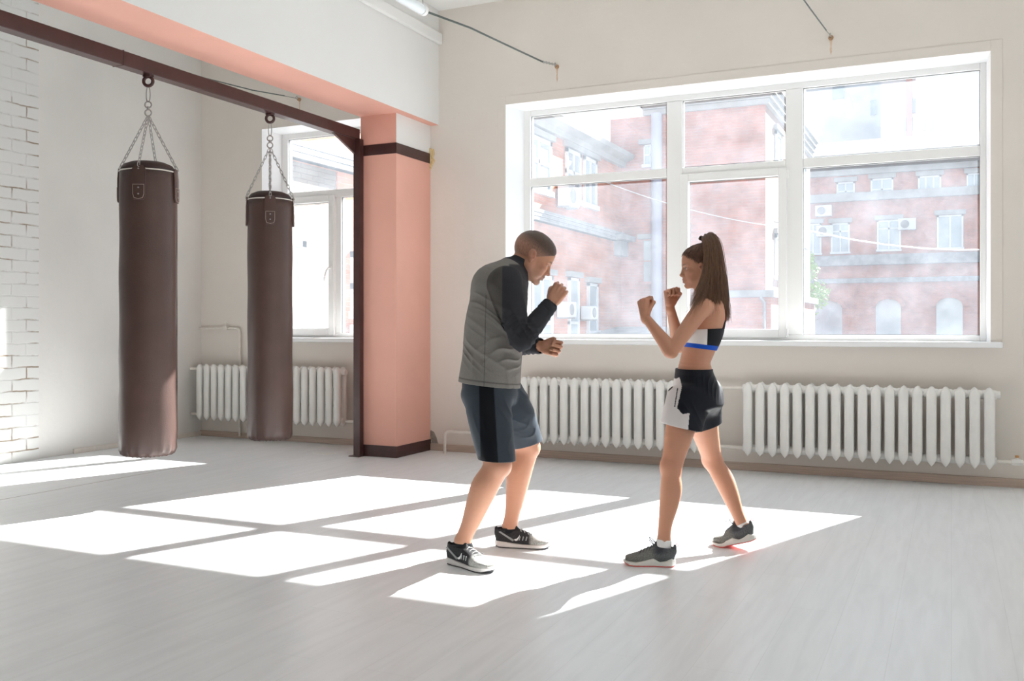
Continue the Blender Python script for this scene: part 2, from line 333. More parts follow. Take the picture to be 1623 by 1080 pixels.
# ------------------------------------------------------------------ radiators
def section_mesh(Hs=.565):
    # one cast section: front and rear column with pointed tips, hubs top and bottom; axis through x
    m = MB(); w_, d = .033, .05
    for s in (-1, 1):
        yc = s*.045
        prof = [(0, .0), (w_*.45, .018), (w_*.95, .045), (w_, .07), (w_, Hs-.06), (w_*.9, Hs-.03), (w_*.35, Hs-.006), (0, Hs)]
        rings = []
        for (rx_, z) in prof:
            ry = .026*min(1, .35+rx_/w_); ring = []
            for k in range(12):
                a = 2*PI*k/12; c_, s_ = math.cos(a), math.sin(a)
                ring.append((max(rx_, .001)*math.copysign(abs(c_)**.7, c_), yc+ry*math.copysign(abs(s_)**.7, s_)*(1 if rx_ > 0 else .3), z))
            rings.append(ring)
        vs = [v for r in rings for v in r]; n = 12
        m.add(vs, [(i*n+k, i*n+(k+1) % n, (i+1)*n+(k+1) % n, (i+1)*n+k) for i in range(len(rings)-1) for k in range(n)]+[tuple(range(n))[::-1], tuple((len(rings)-1)*n+k for k in range(n))])
    for zz, hh in ((.055, .030), (Hs-.05, .034)):
        m.tube([(-.0435, 0, zz), (-.030, 0, zz), (.030, 0, zz), (.0435, 0, zz)], [.030, hh, hh, .030], 14)
        m.box(-.012, .012, -.05, .05, zz-.022, zz+.022)
    for zz in (Hs*.35, Hs*.62): m.box(-.006, .006, -.03, .03, zz-.012, zz+.012)
    me = m.build('tmp_section', enamel, smooth='auto'); d_ = me.data; bpy.data.objects.remove(me); d_.name = 'section'; return d_
SEC = section_mesh()
def radiator(x0, x1, n, zbot, label, yc=YW-.15):
    r = empty('radiator', ((x0+x1)/2, yc, 0)); tag(r, label, 'radiator', 'cast iron radiators under the windows')
    p = (x1-x0)/n
    for i in range(n):
        o = link_mesh('section', SEC, r, False); o.location = (x0+p*(i+.5)-(x0+x1)/2, 0, zbot); o.scale = (p/.087, 1, 1)
    for xx in (x0+.12, x1-.12):
        m = MB(); m.tube([(xx, YW-.002, zbot+.50), (xx, yc+.02, zbot+.50), (xx, yc-.0, zbot+.49)], .007, 6); m.build('bracket', enamel, r)
    m = MB(); m.tube([(x1-.001, yc, zbot+.515), (x1+.022, yc, zbot+.515)], .028, 10); m.build('end_plug', enamel, r)
    return r
ra, rb = onY(1187, 700, YW-.15).x, onY(1568, 700, YW-.15).x; pit = (rb-ra)/18
RX0, RX1 = ra-pit/2, rb+pit/2
radiator(RX0, RX1, 19, .14, 'long white ribbed radiator at the right, under the right part of the wide window')
ma = onY(1103, 700, YW-.15).x+pit/2; mb = ma-17*pit
radiator(mb, ma, 17, .14, 'white ribbed radiator behind the two people, partly hidden by them')
la, lb = onY(322, 640, YW-.15).x, onY(539, 640, YW-.15).x; lp = (lb-la)/18
LX0, LX1 = la-lp/2, lb+lp/2
radiator(LX0, LX1, 19, .185, 'white ribbed radiator in the bay behind the second punching bag')
def pipe(pts, r, label, n=10, name='heating_pipe', extras=None, mt=None):
    P_ = [Vector(p) for p in pts]; out = [P_[0]]
    for i in range(1, len(P_)-1):      # rounded bends
        a, b_, c = P_[i-1], P_[i], P_[i+1]; k = min(.05, (a-b_).length*.45, (c-b_).length*.45)
        u, w_ = (a-b_).normalized(), (c-b_).normalized()
        for t in (0, .25, .5, .75, 1):
            q0 = b_+u*k*(1-t); q1 = b_+w_*k*t; out.append(q0.lerp(q1, t))
    out.append(P_[-1]); o = MB().tube(out, r, n).build(name, mt or pipe_paint, smooth='auto'); tag(o, label, 'pipe'); return o
yr = YW-.15
zt, zl = .14+.515, .14+.055
pipe([(ma+.001, yr, zt), (RX0-.001, yr, zt)], .013, 'upper white pipe joining the two right-hand radiators')
pipe([(ma+.001, yr, zl), (RX0-.001, yr, zl)], .013, 'lower white pipe joining the two right-hand radiators')
o = pipe([(RX1+.002, yr, zl), (RX1+1.2, yr, zl)], .013, 'white pipe with a brass valve leaving the right-hand radiator')
m = MB(); vx = onY(1612, 725, yr).x; m.tube([(vx-.035, yr, zl), (vx-.02, yr, zl), (vx+.02, yr, zl), (vx+.035, yr, zl)], [.02, .024, .024, .02], 6); m.tube([(vx, yr, zl), (vx, yr, zl+.035)], .010, 8); m.build('valve', enamel, o)
m = MB(); m.tube([(vx, yr, zl+.033), (vx, yr, zl+.048)], .013, 8); m.build('valve_knob', mat('brass', (.55, .30, .12), .4, metal=.7), o)
pa = onY(705, 700, yr); pipe([(pa.x, yr, 0), (pa.x, yr, zl), (mb-.001, yr, zl)], .014, 'bent white pipe rising from the floor beside the pillar')
ztl = .185+.515; zll = .185+.055
pipe([(XL, yr, ztl), (LX0-.001, yr, ztl)], .014, 'short upper pipe from the left wall into the bay radiator')
pipe([(XL, yr, zll), (LX0-.001, yr, zll)], .014, 'short lower pipe from the left wall into the bay radiator')
pipe([(LX1+.023, yr, zll), (PX0-.001, yr, zll)], .013, 'pipe from the bay radiator into the pillar')
q0 = onY(380, 520, YW-.03); 
o = pipe([(XL, YW-.03, 1.115), (q0.x, YW-.03, 1.115), (q0.x, YW-.03, .02)], .012, 'thin painted pipe bending down the bay wall beside the corner')
m = MB(); m.box(-6.73, -6.68, YW-.06, YW-.015, 1.10, 1.135); m.tube([(-6.705, YW-.04, 1.13), (-6.705, YW-.04, 1.17)], .006, 6); m.tube([(-6.725, YW-.04, 1.17), (-6.685, YW-.04, 1.175)], .006, 6); m.build('tap', pipe_paint, o)

# ------------------------------------------------------------------ steel frame that carries the bags
t_ = .09; bx1 = onY(570, 214, PY-.02).x; bx0 = bx1-t_; zb = 2.768; zt_ = zb+.092
sb = empty('steel_beam', ((bx0+bx1)/2, 2, zb)); tag(sb, 'dark maroon painted square steel beam carrying both punching bags', 'beam')
m = MB(); m.box(bx0, bx1, YB+.002, PY-.012, zb, zt_); m.build('beam_tube', brown_paint, sb, bevel=.006)
jy = onX(196, 90, bx1).y
m = MB(); m.box(bx0-.002, bx1+.002, jy-.003, jy+.003, zb-.002, zt_+.002); m.build('weld_seam', brown_paint, sb)
pst = empty('steel_post', (bx0+.05, PY-.04, 0)); tag(pst, 'tall dark steel post standing against the salmon pillar', 'post')
p0 = onY(563, 600, PY-.04).x; p1 = onY(573.5, 600, PY-.04).x
m = MB(); m.box(p0, p1, PY-.07, PY-.012, 0, zb-.001); m.build('post_tube', brown_paint, pst, bevel=.004)
m = MB(); m.box(p0-.03, p1+.01, PY-.10, PY-.011, 0, .008); m.build('foot_plate', brown_paint, pst, bevel=.002)
m = MB(); m.prism([(p0, PY-.045, zb-.002), (p0, PY-.045, zb-.14), (p0, PY-.39, zb-.002)], (.02, 0, 0)); m.build('gusset', brown_paint, pst)

# ------------------------------------------------------------------ punching bags
leather = mat('brown_leather', (.070, .038, .031), .42, var=.12, vscale=5, bump=.12, bscale=120)
leather_dark = mat('dark_leather_top', (.035, .020, .018), .55, bump=.2, bscale=60)
piping = mat('pale_piping', (.62, .58, .54), .6)
thread = mat('pale_thread', (.42, .33, .29), .7)
def ring_pts(c, r, ax1, ax2, n=16, sy=1): return [Vector(c)+Vector(ax1)*r*math.cos(2*PI*k/n)+Vector(ax2)*r*sy*math.sin(2*PI*k/n) for k in range(n)]
def bag(u, rad, ztop, zbot, label, rot, seed):
    bxc = (bx0+bx1)/2; y = onX(u, 300, bxc).y
    R_ = empty('punching_bag', (bxc, y, zbot)); tag(R_, label, 'punching bag', 'brown punching bags on the steel beam')
    C0 = Vector((bxc, y, 0)); rnd = random.Random(seed)
    # body, slightly uneven
    n, prof = 64, []
    H_ = ztop-zbot
    for i, (f, z) in enumerate([(.0, .0), (.5, -.0), (.80, .006), (.92, .018), (.985, .045), (1.0, .09)]): prof.append((f*rad, z))
    for i in range(1, 24): prof.append((rad*(1+.012*math.sin(i*.9+seed)+(.02 if i < 5 else 0)-.0*i), .09+(H_-.09)*i/24))
    prof.append((rad, H_))
    vs = []; fs = []
    for i, (r, z) in enumerate(prof):
        for k in range(n):
            a = 2*PI*k/n; rr = r*(1+.006*math.sin(3*a+z*2.1+seed)); pk = .006*math.sin(a*16) if .005 < z < .05 else 0
            vs.append(C0+Vector(((rr+pk)*math.cos(a), (rr+pk)*math.sin(a), zbot+z-abs(pk)*.8)))
    for i in range(len(prof)-1):
        for k in range(n): fs.append((i*n+k, i*n+(k+1) % n, (i+1)*n+(k+1) % n, (i+1)*n+k))
    m = MB(); m.add(vs, fs+[tuple((len(prof)-1)*n+k for k in range(n))]); body = m.build('bag_body', leather, R_, smooth=True)
    m = MB(); m.tube([C0+Vector((math.cos(rot+2.0), math.sin(rot+2.0), 0))*(rad*1.012)+Vector((0, 0, zbot+.1+(H_-.12)*i/10)) for i in range(11)], .0025, 6); m.build('side_seam', leather_dark, body)
    m = MB(); m.lathe([(rad*.985, 0), (rad*.95, .022), (rad*.85, .045), (rad*.62, .062), (rad*.3, .070), (0.001, .072)], (bxc, y, ztop-.002), 48, capt=False); m.build('bag_top', leather_dark, R_, smooth=True)
    m = MB(); m.tube(ring_pts((bxc, y, ztop-.002), rad*1.0, (1, 0, 0), (0, 1, 0), 48), .0045, 6, closed=True); m.build('rim_piping', piping, R_, smooth=True)
    # eye ring welded under the beam belongs to the beam
    m = MB(); m.tube(ring_pts((bxc, y, zb-.040), .030, (VR.x, VR.y, 0), (0, 0, 1), 20), .011, 10, closed=True); m.box(bxc-.03, bxc+.03, y-.018, y+.018, zb-.012, zb); m.build('eye_ring', brown_paint, sb, smooth='auto')
    # spring clip, swivel
    top = zb-.070+.01
    zA = top-.115
    m = MB(); hl = []
    for k in range(20):
        a = 2*PI*k/20; wd = .010+.007*(1-math.sin(a))/2; hl.append(Vector((bxc, y, 0))+VR*wd*math.cos(a)*.9+Vector((0, 0, (top+zA)/2+math.sin(a)*(top-zA)/2)))
    m.tube(hl, .0036, 6, closed=True); m.build('carabiner', steel, R_, smooth=True)
    m = MB(); m.tube(ring_pts((bxc, y, zA-.018), .021, VR, (0, 0, 1), 16), .005, 8, closed=True); m.tube([(bxc, y, zA-.030), (bxc, y, zA-.052)], .009, 8)
    m.tube(ring_pts((bxc, y, zA-.070), .021, VR, (0, 0, 1), 16), .005, 8, closed=True); m.build('swivel', steel, R_, smooth='auto')
    hub = Vector((bxc, y, zA-.088))
    for j in range(4):
        a = rot+j*PI/2; e = C0+Vector((math.cos(a), math.sin(a), 0))*(rad+.012)+Vector((0, 0, ztop+.012))
        s0 = hub+(e-hub)*.02; L_ = (e-s0).length; dirv = (e-s0).normalized(); nl = max(4, int(L_/.029)); m = MB()
        side = dirv.cross(Vector((0, 0, 1))).normalized(); up2 = dirv.cross(side)
        for q in range(nl):
            c_ = s0+dirv*L_*(q+.5)/nl; sd = side if q % 2 else up2; sd = (side+up2*.5).normalized() if q % 2 else (up2-side*.5).normalized()
            hl_ = L_/nl*.66; loop = []
            for k in range(12):
                aa = 2*PI*k/12; cx_ = math.copysign(abs(math.cos(aa))**.6, math.cos(aa)); sn = math.copysign(abs(math.sin(aa))**.8, math.sin(aa))
                loop.append(c_+dirv*hl_*cx_+sd*.0085*sn)
            m.tube(loop, .0026, 5, closed=True)
        m.build('chain', steel, R_, smooth=True)
        # leather tab
        tdir = Vector((math.cos(a), math.sin(a), 0)); sdir = Vector((-math.sin(a), math.cos(a), 0)); zt2 = ztop+.012; hw = rad*.235
        def curved(x, z, off): 
            ang = x/rad; return C0+Vector((math.cos(a+ang), math.sin(a+ang), 0))*(rad+off)+Vector((0, 0, z))
        m = MB(); N_ = 7; zs = [zt2+.006, ztop-.004, ztop-.05, ztop-.12, ztop-.175, ztop-.20]; wsx = [.55, 1, 1, 1, 1, .72]
        vs = []
        for zz, ww in zip(zs, wsx):
            for i in range(N_):
                x = hw*ww*(-1+2*i/(N_-1)); vs.append(curved(x, zz, .008 if zz > ztop-.01 else .0095+rad*.014))
        for zz, ww in zip(zs, wsx):
            for i in range(N_):
                x = hw*ww*(-1+2*i/(N_-1)); vs.append(curved(x, zz, -.002))
        nn = len(zs)*N_; fs = []
        for r_ in range(len(zs)-1):
            for i in range(N_-1):
                q = r_*N_+i; fs += [(q, q+1, q+N_+1, q+N_), (nn+q, nn+q+N_, nn+q+N_+1, nn+q+1)]
            for i in (0, N_-1): q = r_*N_+i; fs.append((q, q+N_, nn+q+N_, nn+q))
        for i in range(N_-1): fs.append((i, nn+i, nn+i+1, i+1)); q = (len(zs)-1)*N_+i; fs.append((q, q+1, nn+q+1, nn+q))
        m.add(vs, fs); tab = m.build('hanging_tab', leather, R_, smooth='auto')
        st = [(-.78, -.105), (-.78, -.165), (-.6, -.190), (0, -.196), (.6, -.190), (.78, -.165), (.78, -.105)]
        m = MB(); m.tube([curved(hw*x, ztop+z, .0125+rad*.014) for x, z in st], .0016, 5, closed=True); m.build('stitching', thread, tab)
        for zz in (-.125, -.165, -.005):
            c_ = curved(0, ztop+zz, .0105+rad*.014); MB().tube([c_-tdir*.002, c_+tdir*.002], .005, 10).build('rivet', steel, tab)
    return R_
bag(235, .176, 2.135, .295, 'larger brown leather punching bag hanging nearer, at the left', math.radians(-62), 1)
bag(428, .168, 2.10, .265, 'brown leather punching bag hanging farther back, before the bay window', math.radians(-50), 4)

# ------------------------------------------------------------------ wires, lamp, brackets and small marks
rust = mat('rust', (.42, .26, .15), .9, var=.3, vscale=60)
rust_faint = mat('faint_rust_stain', (.68, .52, .38), .9, var=.15, vscale=40)
def wire(pts, r, label, name='ceiling_cable'):
    o = MB().tube(pts, r, 6).build(name, rubber, smooth=True); return tag(o, label, 'cable')
def bracket(u, v, label):
    p = onY(u, v, YW); r = empty('wall_hook', (p.x, YW, p.z)); tag(r, label, 'hook')
    m = MB(); m.tube([(p.x, YW-.001, p.z), (p.x, YW-.03, p.z)], [.020, .014], 8); m.build('rusty_plug', rust, r)
    m = MB(); m.prism([(p.x-.010, YW-.0012, p.z-.015), (p.x+.010, YW-.0012, p.z-.02), (p.x+.005, YW-.0012, p.z-.07), (p.x+.008, YW-.0012, p.z-.10), (p.x, YW-.0012, p.z-.135), (p.x-.008, YW-.0012, p.z-.09), (p.x-.004, YW-.0012, p.z-.06)], (0, .0008, 0)); m.build('rust_streak', rust_faint, r)
    m = MB(); m.tube(ring_pts((p.x, YW-.045, p.z+.008), .014, (0, 1, 0), (0, 0, 1), 12), .004, 6, closed=True); m.build('eye', steel, r)
    return p
# strung cable with the tube lamp
p = bracket(883, 106, 'rusty wall hook left above the wide window, holding the lamp cable'); X0 = p.x
A = Vector((X0, YW-.058, p.z+.006)); q = onX(860, 98, X0); b2 = onX(672, 17, X0)
k = 8; tc_ = empty('tie_chain', A); tag(tc_, 'small chain links tying the lamp cable to its left wall hook', 'chain')
for i in range(k):
    c_ = A.lerp(q, (i+.5)/k); m = MB(); m.tube(ring_pts(c_, (A-q).length/k*.62, (0, 1, 0), (0, 0, 1) if i % 2 else (1, 0, 0), 10, .45), .0028, 5, closed=True); m.build('chain_link', steel, tc_, smooth=True)
wire([q, onX(800, 70, X0), onX(745, 44, X0), b2], .007, 'dark cable running from the tube lamp towards the left wall hook')
lamp_body = mat('lamp_tube', (.80, .85, .88), .25)
tl_ = empty('tube_lamp', (X0, 4.4, 3.17)); tag(tl_, 'white tubular ceiling lamp hanging on a cable at the top of the picture', 'lamp')
m = MB(); m.tube([(X0, b2.y-1.30, b2.z-.005), (X0, b2.y-.06, b2.z), (X0, b2.y-.02, b2.z)], [.035, .035, .03], 20); m.build('diffuser', lamp_body, tl_, smooth='auto')
m = MB(); m.tube([(X0, b2.y-.03, b2.z), (X0, b2.y+.005, b2.z)], [.037, .033], 20); m.build('end_cap', upvc, tl_, smooth='auto')
m = MB(); m.tube([(X0, b2.y-.01, b2.z+.03), (X0, b2.y-.02, b2.z+.075), (X0, b2.y-.06, b2.z+.10), (X0, b2.y-.09, b2.z+.07), (X0, b2.y-.10, b2.z+.034)], .0025, 5); m.build('hook_wire', steel, tl_)
m = MB(); m.tube([(X0, b2.y-.8, b2.z+.03), (X0, b2.y-.8, ZC)], .003, 5); m.build('suspension_wire', steel, tl_)
p = bracket(1317, 60, 'rusty wall hook above the right part of the wide window'); X0 = p.x
wire([(X0, YW-.058, p.z+.006), onX(1309, 48, X0)], .002, 'thin wire between cable and right wall hook', 'tie_wire')
wire([onX(1309, 47.5, X0), onX(1296, 30, X0), onX(1280, 8, X0), onX(1270, -6, X0)], .005, 'dark cable slanting to the right wall hook')
p = bracket(475, 158, 'rusty wall hook on the bay wall under the beam'); X0 = p.x
wire([(X0, YW-.058, p.z+.002), onX(452, 152.5, X0)], .0025, 'thin wire between cable and bay wall hook', 'tie_wire')
wire([onX(451, 152, X0), onX(400, 143, X0), onX(325, 124, X0), onX(240, 98, X0)], .0055, 'dark cable crossing behind the steel beam in the bay')
# crumbling patches
def blob(name, pts, t, m_, label, y=YW):
    poly = [onY(u, v, y-.001) for u, v in pts]; poly = [Vector((q.x, y-t, q.z)) for q in poly]
    o = MB().prism(poly, (0, t-.0005, 0)).build(name, m_, bevel=.002); return tag(o, label, 'patch')
foam = mat('ochre_foam', (.74, .56, .30), .95, var=.2, vscale=50, bump=.8, bscale=80)
bare = mat('bare_render', (.30, .27, .24), .95, var=.2, vscale=40, bump=.5, bscale=60)
blob('foam_patch', [(679, 238), (683, 235), (686, 239), (688, 236), (689, 244), (687, 250), (690, 255), (686, 262), (683, 269), (680, 271), (679, 262)], .02, foam, 'ochre foam squeezed out at the end of the pillar strap')
blob('bare_patch', [(680, 686), (683, 682), (688, 685), (692, 694), (694, 702), (697, 708), (681, 708), (684, 700), (682, 692)], .003, bare, 'grey bare patch at the foot of the wall beside the pillar')
blob('filler_patch', [(676, 690), (680, 686), (683, 694), (682, 700), (683, 707), (678, 707)], .010, foam, 'yellowish filler at the foot of the pillar corner')
paper = mat('paper', (.86, .86, .84), .7)
c_ = onZ(512, 719); r_ = [(495, 717.5), (527, 718.5), (533, 720), (520, 722), (497, 719.5)]
poly = [onZ(u, v) for u, v in r_]; poly = [Vector((q.x, q.y, .0006)) for q in poly]; o = MB().prism(poly, (0, 0, .0012)).build('paper_scrap', paper); tag(o, 'scrap of white paper lying on the floor before the bay', 'paper')
# ------------------------------------------------------------------ outside: yard and brick buildings
ZG = -4.2
struct(MB().box(-60, 80, YW+WT+.02, 140, ZG-.2, ZG).build('ground_yard', asphalt))
def facade_window(root, plane, c, a0, a1, z0, z1, nx=2, trans=None, lintel=True, head=.12, m_=None, sgn=1):
    # plane 'X': facade at x=c facing +x, spans y a0..a1 ; plane 'Y': facade at y=c facing -y, spans x
    m_ = m_ or ext_white
    def bx(m, p0, p1, zz0, zz1, o0, o1):
        if plane == 'X': m.box(c+o0, c+o1, p0, p1, zz0, zz1)
        else: m.box(p0, p1, c-o1, c-o0, zz0, zz1)
    f = MB(); t = min(.09, (a1-a0)*.1)
    bx(f, a0, a0+t, z0, z1, -.05, .05); bx(f, a1-t, a1, z0, z1, -.05, .05); bx(f, a0, a1, z1-t, z1, -.05, .05); bx(f, a0-.04, a1+.04, z0-.06, z0+t*.6, -.05, .10)
    for i in range(1, nx): x = a0+(a1-a0)*i/nx; bx(f, x-t*.45, x+t*.45, z0, z1, -.05, .045)
    if trans: zz = z0+(z1-z0)*trans; bx(f, a0, a1, zz-t*.5, zz+t*.5, -.05, .045)
    fo = f.build('window_frame', m_, root)
    g = MB(); bx(g, a0+.02, a1-.02, z0+.02, z1-.02, -.04, .02); g.build('pane', ext_glass, fo)
    if lintel:
        l = MB(); bx(l, a0-.12, a1+.12, z1+.02, z1+.02+head, -.05, .10); l.build('lintel', stone_pale, fo)
# long wing at right angles to the room
WX, YC = -7.7, 23.1
wing = empty('brick_wing', (WX-3, 15, ZG)); tag(wing, 'long orange brick wing seen through the left panes, with a slatted grey ledge', 'building')
m = MB(); m.box(WX-6, WX, 10.75, YC, ZG, 5.45); m.build('brick_wall', brick_red, wing)
m = MB(); m.box(WX-6, WX-.001, YW+WT+.02, 10.75, 3.27, 5.45); m.build('upper_wall', brick_red, wing)
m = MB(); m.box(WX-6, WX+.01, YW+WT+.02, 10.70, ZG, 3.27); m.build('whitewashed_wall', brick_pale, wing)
m = MB()
for i in range(6): m.box(WX-.02, WX+.16-.012*(i % 2), YW+WT+.02, YC-.02, 3.29+i*.04, 3.29+i*.04+.032)
m.box(WX-.02, WX+.12, YW+WT+.02, YC-.02, 3.29, 3.53); m.build('slatted_ledge', ext_grey, wing)
m = MB(); m.prism([(WX-.05, YW+WT+.02, 5.22), (WX+.12, YW+WT+.02, 5.22), (WX+.15, YW+WT+.02, 5.34), (WX+.34, YW+WT+.02, 5.42), (WX+.38, YW+WT+.02, 5.52), (WX-.05, YW+WT+.02, 5.52)], (0, YC-YW-WT-.05, 0)); m.build('cornice', stone_pale, wing)
m = MB(); m.prism([(WX+.3, YW+WT+.02, 5.525), (WX-3, YW+WT+.02, 7.0), (WX-6, YW+WT+.02, 5.525)], (0, YC-YW-WT, 0)); m.build('roof', roof_red, wing)
for (a0, a1, z0, z1) in [(17.0, 18.35, 3.92, 5.03), (19.2, 20.1, 3.95, 5.08), (20.3, 21.15, 3.95, 5.08), (14.6, 16.0, 3.92, 5.05), (12.0, 13.4, 3.92, 5.05)]:
    facade_window(wing, 'X', WX, a0, a1, z0, z1, 2, .55)
for (a0, a1, z0, z1) in [(9.15, 9.98, .2, 2.25), (11.05, 12.1, 1.3, 2.2), (17.3, 18.4, .4, 2.2), (19.35, 19.95, .4, 2.22), (20.55, 21.2, 1.0, 2.15), (13.4, 14.7, .4, 2.2)]:
    facade_window(wing, 'X', WX+.012, a0, a1, z0, z1, 2 if a1-a0 > .7 else 1, .45, lintel=a0 > 12)
def aircon(plane, c, a, z, label, s=1):
    p = (c+.17, a, z) if plane == 'X' else (a, c-.17, z)
    r = empty('air_conditioner', p); tag(r, label, 'air conditioner', None)
    w_, d_, h_ = .40*s, .15, .28*s
    def bx(m, u0, u1, v0, v1, zz0, zz1):
        if plane == 'X': m.box(c+.02+v0, c+.02+v1, a+u0, a+u1, z+zz0, z+zz1)
        else: m.box(a+u0, a+u1, c-.02-v1, c-.02-v0, z+zz0, z+zz1)
    m = MB(); bx(m, -w_, w_, .03, .3, -h_, h_); m.build('casing', ext_white, r, bevel=.02)
    m = MB(); cc = Vector((c+.33, a-.1*s, z)) if plane == 'X' else Vector((a-.1*s, c-.33, z)); ax = Vector((1, 0, 0)) if plane == 'X' else Vector((0, -1, 0))
    m.tube([cc-ax*.015, cc+ax*.005], .20*s, 24); m.build('fan_grille', ext_grey, r)
    m = MB(); bx(m, -w_*.8, -w_*.7, 0, .28, -h_-.03, -h_); bx(m, w_*.7, w_*.8, 0, .28, -h_-.03, -h_); m.build('bracket', ext_grey, r)
aircon('X', WX, 18.95, 3.95, 'air conditioner outside beside the paired upper windows of the brick wing', .8)
aircon('X', WX, 20.25, 1.45, 'air conditioner outside between the lower windows of the brick wing', .55)
aircon('X', WX, 18.85, 1.5, 'air conditioner low on the brick wing, seen just behind the fist of the man', .6)
aircon('X', WX, 11.35, .88, 'air conditioner with a round fan seen through the bay window')
# block across the yard end, corner at px 1213
CXr = -.1758*YC
blk = empty('brick_block', ((WX+CXr)/2, YC+2, ZG)); tag(blk, 'shaded brick block closing the yard, seen in the middle panes', 'building')
ztop = onY(1150, 172, YC).z; zled = onY(1190, 464, YC).z
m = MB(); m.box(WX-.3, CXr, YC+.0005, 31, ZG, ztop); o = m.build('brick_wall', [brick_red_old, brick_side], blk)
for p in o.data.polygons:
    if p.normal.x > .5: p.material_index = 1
m = MB()
for i in range(4): m.box(WX+.6, CXr+.10+.06*i, YC-.10-.06*i, 31, ztop+i*.14, ztop+i*.14+.13)
m.build('cornice', stone_pale, blk)
m = MB(); m.prism([(WX+.1, YC+.1, ztop+.56), (WX+.1, 27, ztop+2.2), (WX+.1, 31, ztop+.56)], (CXr-WX+.1, 0, 0)); m.build('roof', ext_grey, blk)
m = MB(); m.box(-5.35, CXr+.25, YC-.28, 31, zled-.12, zled+.05); m.box(-5.3, CXr+.15, YC-.12, 31, ZG, zled-.12); m.build('ledge_storey', [ext_grey], blk)
m = MB(); m.box(-5.28, CXr+.155, YC-.125, 30.9, ZG, zled-.121); m.build('lower_wall', brick_red_old, blk)
dp = onY(1040, 300, YC-.2).x
dpo = MB().tube([(dp, YC-.17, ZG), (dp, YC-.17, ztop+.0)], .14, 12).build('drainpipe', ext_pipe, blk, smooth='auto')
facade_window(blk, 'Y', YC, onY(1021, 200, YC).x, onY(1042, 200, YC).x, onY(1030, 262, YC).z, onY(1030, 230, YC).z, 2, .5)
facade_window(blk, 'Y', YC, onY(1019, 400, YC).x, onY(1035, 200, YC).x, onY(1030, 448, YC).z, onY(1030, 380, YC).z, 1, .5, m_=brick_red_old)
bxx = onY(972, 350, YC).x; 
m = MB(); zz = onY(985, 380, YC).z; m.box(bxx, onY(1008, 350, YC).x, YC-.9, YC-.01, zz-.08, zz+.05); m.box(onY(978, 0, YC).x, onY(996, 0, YC).x, YC-.6, YC-.01, zz-.45, zz-.08); m.build('bracketed_shelf', ext_grey, blk)
for k in range(3):
    facade_window(blk, 'X', CXr, 24.4+k*2.3, 25.3+k*2.3, onY(1227, 440, 24.5).z, onY(1227, 372, 24.5).z, 1, None)
    facade_window(blk, 'X', CXr, 24.4+k*2.3, 25.3+k*2.3, onY(1227, 256, 24.5).z, onY(1227, 208, 24.5).z, 1, None)
gp = MB().tube([(onY(1212, 0, YC-.2).x, YC-.25, ZG), (onY(1212, 0, YC-.2).x, YC-.25, onY(1212, 480, YC).z), (onY(1206, 0, YC-.2).x, YC-.25, onY(1206, 472, YC).z)], .035, 8).build('vent_pipe', ext_grey, blk, smooth='auto')
an = empty('annex', (-6.2, 21, ZG)); tag(an, 'low grey-roofed annex in the yard corner', 'building')
za = onY(1000, 522, 21.5).z
m = MB(); m.box(WX+.02, -5.4, 20.6, YC-.3, ZG, za-.12); m.build('brick_wall', brick_red_old, an)
m = MB(); m.prism([(WX+.02, 20.4, za-.12), (WX+.02, YC-.3, za+.06), (WX+.02, YC-.3, za-.12)], (2.5, 0, 0)); m.build('roof', ext_grey, an)
# far range
YF = 55.0
far = empty('far_building', (4, YF, ZG)); tag(far, 'distant red brick range with pale string courses seen in the right pane', 'building')
xa, xb = -12, 30
def zf(u, v): return onY(u, v, YF).z
z_eave = zf(1430, 248); 
m = MB(); m.box(xa, xb, YF, YF+10, ZG-4, z_eave); m.build('brick_wall', brick_red_old, far)
m = MB(); m.prism([(xa, YF-.6, z_eave), (xa, YF-.6, z_eave+.25), (xa, YF+5, z_eave+2.0), (xa, YF+11, z_eave+.1)], (xb-xa, 0, 0)); m.build('roof', roof_tan, far)
m = MB(); m.box(xa, xb, YF-.5, YF, z_eave-.55, z_eave); m.box(xa, xb, YF-.25, YF, z_eave-.85, z_eave-.55); m.build('eaves_cornice', stone_pale, far)
m = MB(); zz = zf(1430, 308); m.box(xa, xb, YF-.3, YF, zz-.25, zz+.2); m.build('upper_string_course', stone_pale, far)
m = MB(); zz = zf(1430, 409); m.box(xa, xb, YF-.45, YF, zz-.35, zz+.2); m.build('middle_string_course', ext_grey, far)
m = MB(); zz = zf(1430, 443); m.box(xa, xb, YF-.2, YF, zz-.15, zz+.1); m.build('lower_string_course', ext_grey, far)
for (u0, u1, v0, v1, nx, tr) in [(1326, 1355, 289, 312, 2, .35), (1380, 1416, 283, 310, 2, .35), (1455, 1492, 279, 304, 3, None), (1532, 1556, 275, 300, 2, None),
                                 (1276, 1302, 355, 403, 2, .72), (1317, 1347, 354, 401, 2, .72), (1390, 1428, 349, 397, 2, .72), (1485, 1527, 341, 394, 2, None), (1560, 1600, 338, 392, 2, None)]:
    a = onY(u0, (v0+v1)/2, YF); b_ = onY(u1, (v0+v1)/2, YF)
    facade_window(far, 'Y', YF, a.x, b_.x, zf((u0+u1)/2, v1), zf((u0+u1)/2, v0), nx, tr, head=.25)
